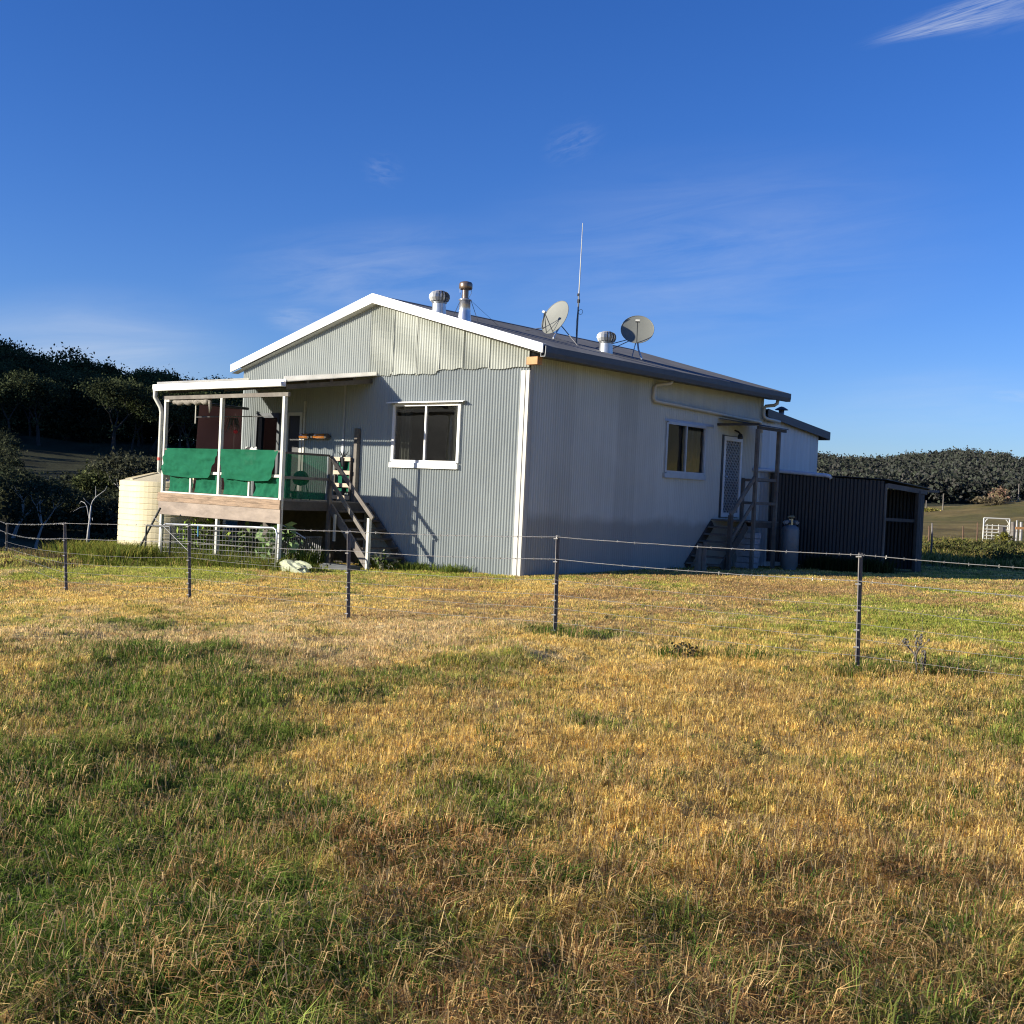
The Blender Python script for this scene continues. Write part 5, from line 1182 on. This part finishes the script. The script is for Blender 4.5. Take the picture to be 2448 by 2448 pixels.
m_.tube([dp_(191, 1211, 1), dp_(182, 1204, 1.2), dp_(172, 1201, 1.3), dp_(168, 1207, 1.3)], [0.018, 0.021, 0.018, 0.006], 6)
m_.tube([dp_(191, 1212, 1), dp_(178, 1216, .8), dp_(165, 1226, .6)], [0.018, 0.013, 0.006], 5)
m_.tube([dp_(222, 1238), dp_(231, 1243, -.5)], [0.018, 0.012], 5); m_.tube([dp_(214, 1275), dp_(206, 1284, .4), dp_(200, 1292, .5)], [0.024, 0.018, 0.012], 5)
m_.build('trunk', M['deadwood'], dt, smooth=True)
x, y, z = polar(55, 48); bush(x, y, z, 1.3, 1.35, 2600, .07, [(.10, .12, .035), (.06, .08, .03), (.14, .15, .04)], 'green topped shrub below the fence at the far left', group=None)
x, y, z = polar(8, 46); bush(x, y, z, .9, .7, 1200, .07, [(.11, .13, .035), (.06, .08, .03)], 'low green shrub cut by the left frame edge')
x, y, z = polar(130, 60); bush(x, y, z, 2.0, 1.2, 1600, .1, [(.06, .065, .035), (.05, .05, .03)], 'grey scrub between the far left picket and dead tree')
for i, (px_, w, h_) in enumerate(((350, 120, 2.2), (300, 100, 1.6), (95, 112, 2.0), (60, 125, 1.6), (160, 130, 1.8))):
    x, y, z = polar(px_, w); bush(x, y, z, 3.2, h_, 900, .2, [(.05, .055, .03), (.06, .06, .03)], ('dark scrub clump at the foot of the pale-limbed gum', 'dark scrub clump behind the water tank top', 'pale grassy scrub clump on the valley bank at centre left', 'pale grassy scrub clump on the valley bank near the left edge', 'low scrub clump left of the rounded olive tree')[i])

# left hill wood: closed mass on the upper slope
def wood(name, pts, hgt, nl, size, cols, label, sq=(.16, .16, .13), rad=3.2):
    VC = []
    for (x, y, z), s_ in pts:
        cs = [(x + s_ * rad * random.uniform(-1, 1), y + s_ * rad * random.uniform(-1, 1), z + hgt * s_ * random.uniform(.25, .95)) for _ in range(5)]
        VC.append(leaves(cs, (hgt * s_ * sq[0], hgt * s_ * sq[1], hgt * s_ * sq[2]), nl, size, [np.array(q) * random.uniform(.82, 1.18) for q in cols], 1.4, tv=.2))
    o = leaf_obj(name, VC); tag(o, label, None, kind='stuff'); return o
pts = []
for _ in range(620):
    px_ = rng.uniform(-260, 1000); w = rng.uniform(262, 352)
    if px_ > 240 and w < 285: continue
    pts.append((polar(px_, w), rng.uniform(.6, .95)))
pts_near = []
for _ in range(110):
    px_ = rng.uniform(-90, 60) if rng.random() < .5 else rng.uniform(40, 420); w = rng.uniform(100, 130) if px_ > 40 else rng.uniform(110, 250)
    pts_near.append((polar(px_, w), rng.uniform(.2, .38)))
wood_near = pts_near
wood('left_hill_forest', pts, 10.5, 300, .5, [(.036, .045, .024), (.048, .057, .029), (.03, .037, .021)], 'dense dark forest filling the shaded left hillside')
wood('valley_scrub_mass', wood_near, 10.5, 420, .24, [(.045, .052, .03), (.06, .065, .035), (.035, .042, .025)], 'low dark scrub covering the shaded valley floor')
pts = []
for _ in range(8200):
    w = rng.uniform(330, 640); px_ = rng.uniform(1420, 2950)
    pts.append((polar(px_, w), rng.uniform(.45, .85)))
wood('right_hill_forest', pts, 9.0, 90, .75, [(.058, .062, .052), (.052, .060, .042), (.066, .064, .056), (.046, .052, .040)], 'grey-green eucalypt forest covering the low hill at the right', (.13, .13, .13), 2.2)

# ------------------------------------------------------------------ right paddock
def fp(px_, py_, w): return CAM + (RT * (px_ - 1224) / FPX - UP * (py_ - 1224) / FPX + FW) * w
gw = 76.0
a = fp(2349, 1301, gw); bq_ = fp(2411, 1299, gw); tl = fp(2349, 1238, gw)
gx = Vector(a); hx = Vector((bq_[0] - a[0], bq_[1] - a[1], 0)); hx = hx; z0 = float(H(a[0], a[1], False)) - .05; zt = tl[2]
yg = thing('stockyard_gate', (a[0], a[1], z0), 'white steel stockyard gate in an arched frame far out on the right paddock', 'gate')
def yq(u, z): return gx + hx * u + Vector((0, 0, z - gx.z))
Hh = zt - z0
m_ = MB(); m_.tube([yq(0, z0 - .2), yq(0, zt)], .045, 8); m_.tube([yq(1, z0 - .2), yq(1, zt)], .045, 8); m_.tube([yq(0, zt), yq(1, zt)], .045, 8)
for s_, u0 in ((1, 0), (-1, 1)): m_.tube([yq(u0, zt - .42), yq(u0 + s_ * .07, zt - .18), yq(u0 + s_ * .16, zt - .02)], .035, 6)
m_.build('frame', M['cream'], yg)
for k, f in enumerate((.70, .545, .42, .29, .155)): MB().tube([yq(.02, z0 + Hh * f), yq(.98, z0 + Hh * f)], .035, 8).build('rail', M['cream'], yg)
for u in (.14, .34, .58, .93): MB().tube([yq(u, z0 + .1), yq(u, z0 + Hh * .76)], .024, 6).build('upright', M['cream'], yg)
def lump(name, px_, w, wd, hgt, m_, label, cat, dz=0, group=None):
    x, y, z = polar(px_, w); mm = MB(); mm.tube([(x, y, z - .2), (x + .02, y, z + hgt * .5), (x - .01, y + .02, z + hgt)], [wd, wd * .9, wd * .75], 7); o = mm.build(name, m_, origin=(x, y, z)); return tag(o, label, cat, group)
lump('yard_post', 2422, 74, .17, 1.35, M['timberg'], 'thick weathered post beside the white stockyard gate', 'post', group='old timber yard posts')
lump('yard_post', 2431, 76, .07, 1.45, M['deadwood'], 'thin pale post right of the thick weathered yard post', 'post', group='old timber yard posts')
lump('yard_post', 2441, 76, .11, 1.35, M['deadwood'], 'pale sunlit post at the right frame edge', 'post', group='old timber yard posts')
x, y, z = polar(2428, 75); x2, y2, z2 = polar(2475, 75); m_ = MB(); m_.bar((x, y, z + .95), (x2, y2, z + 1.0), .1, .16); o = m_.build('yard_rail', M['pine'], origin=(x, y, z)); tag(o, 'orange-brown timber rail between the old yard posts', 'rail')
lump('broken_stump', 2397, 72, .26, 1.0, M['barkd'], 'dark broken stump in front of the white stockyard gate', 'stump')
x, y, z = polar(2397, 71.5); bush(x, y, z, .6, .6, 400, .09, [(.16, .15, .03), (.12, .12, .03)], 'yellow-green weeds around the broken stump')
for i, (px_, w, hgt, lb) in enumerate(((2229, 40, 1.25, 'dark steel picket just right of the dark shed'), (2222, 58, 1.0, 'short rusty picket behind the dark picket by the shed'), (2303, 66, 1.0, 'rusty picket midway between shed and stockyard gate'), (2337, 66, 1.25, 'rusty picket left of the white stockyard gate'))):
    o = lump('far_picket', px_, w, .035 if i == 0 else .045, hgt, M['picket'] if i == 0 else M['rustd'], lb, 'post', group='pickets on the right paddock')
m_ = MB(); A_ = polar(2229, 40); B_ = polar(2303, 66); C_ = polar(2600, 66)
for hz in (.45, .85): m_.tube([(A_[0], A_[1], A_[2] + hz + .2), (B_[0], B_[1], B_[2] + hz), (C_[0], C_[1], C_[2] + hz)], .006, 4)
o = m_.build('paddock_wire', M['rustd'], origin=A_); tag(o, 'rusty plain wires strung between the far pickets', 'wire')
for px_, w, hgt, lb in ((2212, 165, 1.6, 'faint pale pole on the ridge beside the shed edge'), (2252, 165, 2.3, 'tall pale pole on the paddock ridge right of the shed'), (2431, 165, 2.4, 'pale pole on the ridge near the right frame edge'), (2404, 165, 1.5, 'short pale pole on the ridge above the stockyard gate')):
    lump('ridge_pole', px_, w, .09, hgt, M['timberg'], lb, 'pole', group='pale poles on the paddock ridge')
x, y, z = polar(2391, 164); bush(x, y, z, 1.6, 1.9, 700, .22, [(.28, .17, .12), (.2, .16, .09)], 'round russet bush on the paddock ridge')
x, y, z = polar(2366, 160); bush(x, y, z, 2.2, 1.0, 600, .2, [(.10, .08, .05), (.12, .1, .06)], 'low brown scrub left of the russet bush')
x, y, z = polar(2222, 160); bush(x, y, z, 1.0, .6, 300, .15, [(.25, .2, .06), (.2, .2, .05)], 'small yellow bush at the paddock ridge by the shed')
for px_, w, lb in ((2330, 52, 'dark bracken clump before the white stockyard gate'), (2425, 55, 'dark bracken clump at the right frame edge'), (2255, 44, 'green weeds at the shed end'), (2370, 45, 'dark green weed clump on the right paddock'), (2430, 38, 'tall green rush clump at the right frame edge')):
    x, y, z = polar(px_, w); bush(x, y, z, .9, .45, 700, .06, [(.05, .055, .025), (.10, .11, .03), (.07, .07, .03)], lb)

# ------------------------------------------------------------------ sky, sun, camera
SUNEL = math.atan(.30); SX, SY = .62, 1.0           # light travels towards (+x, +y)
w_ = bpy.data.worlds.new('World'); scene.world = w_; w_.use_nodes = True
t = w_.node_tree; t.nodes.clear(); L = t.links.new
out = N(t, 'ShaderNodeOutputWorld'); bg = N(t, 'ShaderNodeBackground'); sky = N(t, 'ShaderNodeTexSky')
sky.sky_type = 'NISHITA'; sky.sun_disc = False; sky.sun_elevation = SUNEL; sky.sun_rotation = math.atan2(-SX, -SY)
sky.air_density = 1.0; sky.dust_density = .15; sky.ozone_density = 2.5; sky.altitude = 200
tc = N(t, 'ShaderNodeTexCoord')
hsv = N(t, 'ShaderNodeHueSaturation'); hsv.inputs['Saturation'].default_value = 1.25; L(sky.outputs[0], hsv.inputs['Color'])
gain = N(t, 'ShaderNodeVectorMath', operation='MULTIPLY'); gain.inputs[1].default_value = (.76, .955, 1.60); L(hsv.outputs[0], gain.inputs[0])
# thin cirrus: noise stretched along a streak direction, masked to a few places of the sky
def dirof(px_, py_): d = RT * (px_ - 1224) / FPX - UP * (py_ - 1224) / FPX + FW; return d / np.linalg.norm(d)
def wisp(px0, py0, px1, py1, wid, dens, sc=6, prev=None, lo=.35, hi=.75):
    a = dirof(px0, py0); b = dirof(px1, py1); c = (a + b) / 2; c /= np.linalg.norm(c); e = b - a; ln = np.linalg.norm(e); e /= ln; f = np.cross(c, e); f /= np.linalg.norm(f)
    dv = []
    for v in (e, f, c):
        dn = N(t, 'ShaderNodeVectorMath', operation='DOT_PRODUCT'); L(tc.outputs['Generated'], dn.inputs[0]); dn.inputs[1].default_value = tuple(v); dv.append(dn)
    cmb = N(t, 'ShaderNodeCombineXYZ')
    mx_ = N(t, 'ShaderNodeMath', operation='DIVIDE'); L(dv[0].outputs['Value'], mx_.inputs[0]); mx_.inputs[1].default_value = ln / 2
    my_ = N(t, 'ShaderNodeMath', operation='DIVIDE'); L(dv[1].outputs['Value'], my_.inputs[0]); my_.inputs[1].default_value = wid
    L(mx_.outputs[0], cmb.inputs[0]); L(my_.outputs[0], cmb.inputs[1])
    nz = N(t, 'ShaderNodeTexNoise'); nz.inputs['Scale'].default_value = sc * .25; nz.inputs['Detail'].default_value = 8; nz.inputs['Roughness'].default_value = .62; nz.inputs['Distortion'].default_value = .6
    mpp = N(t, 'ShaderNodeMapping'); mpp.inputs['Scale'].default_value = (.7, 1.7, 1); mpp.inputs['Location'].default_value = (px0 * .01, py0 * .02, 0); L(cmb.outputs[0], mpp.inputs['Vector']); L(mpp.outputs[0], nz.inputs['Vector'])
    ll = N(t, 'ShaderNodeVectorMath', operation='LENGTH'); L(cmb.outputs[0], ll.inputs[0])
    fo = N(t, 'ShaderNodeMapRange', interpolation_type='SMOOTHSTEP'); fo.inputs['From Min'].default_value = 1.15; fo.inputs['From Max'].default_value = .1; fo.inputs['To Min'].default_value = 0; fo.inputs['To Max'].default_value = 1; L(ll.outputs['Value'], fo.inputs['Value'])
    nr = N(t, 'ShaderNodeMapRange'); nr.inputs['From Min'].default_value = lo; nr.inputs['From Max'].default_value = hi; L(nz.outputs['Fac'], nr.inputs['Value'])
    front = N(t, 'ShaderNodeMath', operation='GREATER_THAN'); L(dv[2].outputs['Value'], front.inputs[0]); front.inputs[1].default_value = .3
    m1 = N(t, 'ShaderNodeMath', operation='MULTIPLY'); L(fo.outputs[0], m1.inputs[0]); L(nr.outputs[0], m1.inputs[1])
    m2 = N(t, 'ShaderNodeMath', operation='MULTIPLY'); L(m1.outputs[0], m2.inputs[0]); L(front.outputs[0], m2.inputs[1])
    m3 = N(t, 'ShaderNodeMath', operation='MULTIPLY'); L(m2.outputs[0], m3.inputs[0]); m3.inputs[1].default_value = dens * .62
    if prev is None: return m3.outputs[0]
    ad = N(t, 'ShaderNodeMath', operation='ADD'); ad.use_clamp = True; L(prev, ad.inputs[0]); L(m3.outputs[0], ad.inputs[1]); return ad.outputs[0]
cl = None
for a in ((2060, 106, 2640, -80, .010, .75, 12, .34, .72), (2080, 100, 2500, 20, .006, .7, 12, .3, .7), (2250, 70, 2700, -60, .018, .35, 10, .35, .75), (860, 395, 970, 420, .016, .20, 9, .4, .8), (1290, 375, 1450, 305, .018, .22, 10, .4, .8), (480, 700, 1250, 620, .05, .36, 8, .3, .75), (620, 760, 800, 770, .012, .5, 5, .3, .7), (1000, 690, 2400, 540, .09, .34, 8, .3, .8), (-250, 880, 620, 850, .06, .8, 4, .15, .75), (1900, 980, 2600, 950, .035, .25, 5, .3, .75), (2360, 945, 2500, 950, .006, .4, 5, .3, .7)):
    cl = wisp(*a[:7], prev=cl, lo=a[7], hi=a[8])
mixc = N(t, 'ShaderNodeMix', data_type='RGBA'); L(cl, mixc.inputs['Factor']); L(gain.outputs[0], mixc.inputs['A']); mixc.inputs['B'].default_value = (7.0, 7.6, 8.6, 1)
L(mixc.outputs['Result'], bg.inputs['Color']); bg.inputs['Strength'].default_value = .0505; L(bg.outputs[0], out.inputs['Surface'])

sun = bpy.data.lights.new('sun', 'SUN'); sun.energy = 5.0; sun.angle = R_(.53); sun.color = (1.0, .93, .80)
so = bpy.data.objects.new('sun', sun); C.objects.link(so)
dirv = Vector((SX, SY, -.30 * math.hypot(SX, SY))).normalized(); so.rotation_euler = dirv.to_track_quat('-Z', 'Y').to_euler(); so.location = (-20, -30, 30)

cam = bpy.data.cameras.new('camera'); co = bpy.data.objects.new('camera', cam); C.objects.link(co)
cam.sensor_width = 36; cam.sensor_fit = 'HORIZONTAL'; cam.lens = FPX / 2448 * 36; cam.clip_start = .05; cam.clip_end = 6000
mw = Matrix(((RT[0], UP[0], -FW[0], CAM[0]), (RT[1], UP[1], -FW[1], CAM[1]), (RT[2], UP[2], -FW[2], CAM[2]), (0, 0, 0, 1)))
co.matrix_world = mw; scene.camera = co
scene.view_settings.view_transform = 'Standard'; scene.view_settings.look = 'None'; scene.view_settings.gamma = 1; scene.view_settings.exposure = 1.0; scene.view_settings.use_curve_mapping = False
scene.cycles.max_bounces = 6; scene.cycles.transparent_max_bounces = 12; scene.cycles.use_denoising = True; scene.cycles.filter_width = 1.15; scene.cycles.denoising_prefilter = 'ACCURATE'; scene.cycles.denoising_input_passes = 'RGB_ALBEDO_NORMAL'
for o in list(bpy.data.objects):
    if '_o' in o: del o['_o']
    if '_proto' in o: del o['_proto']
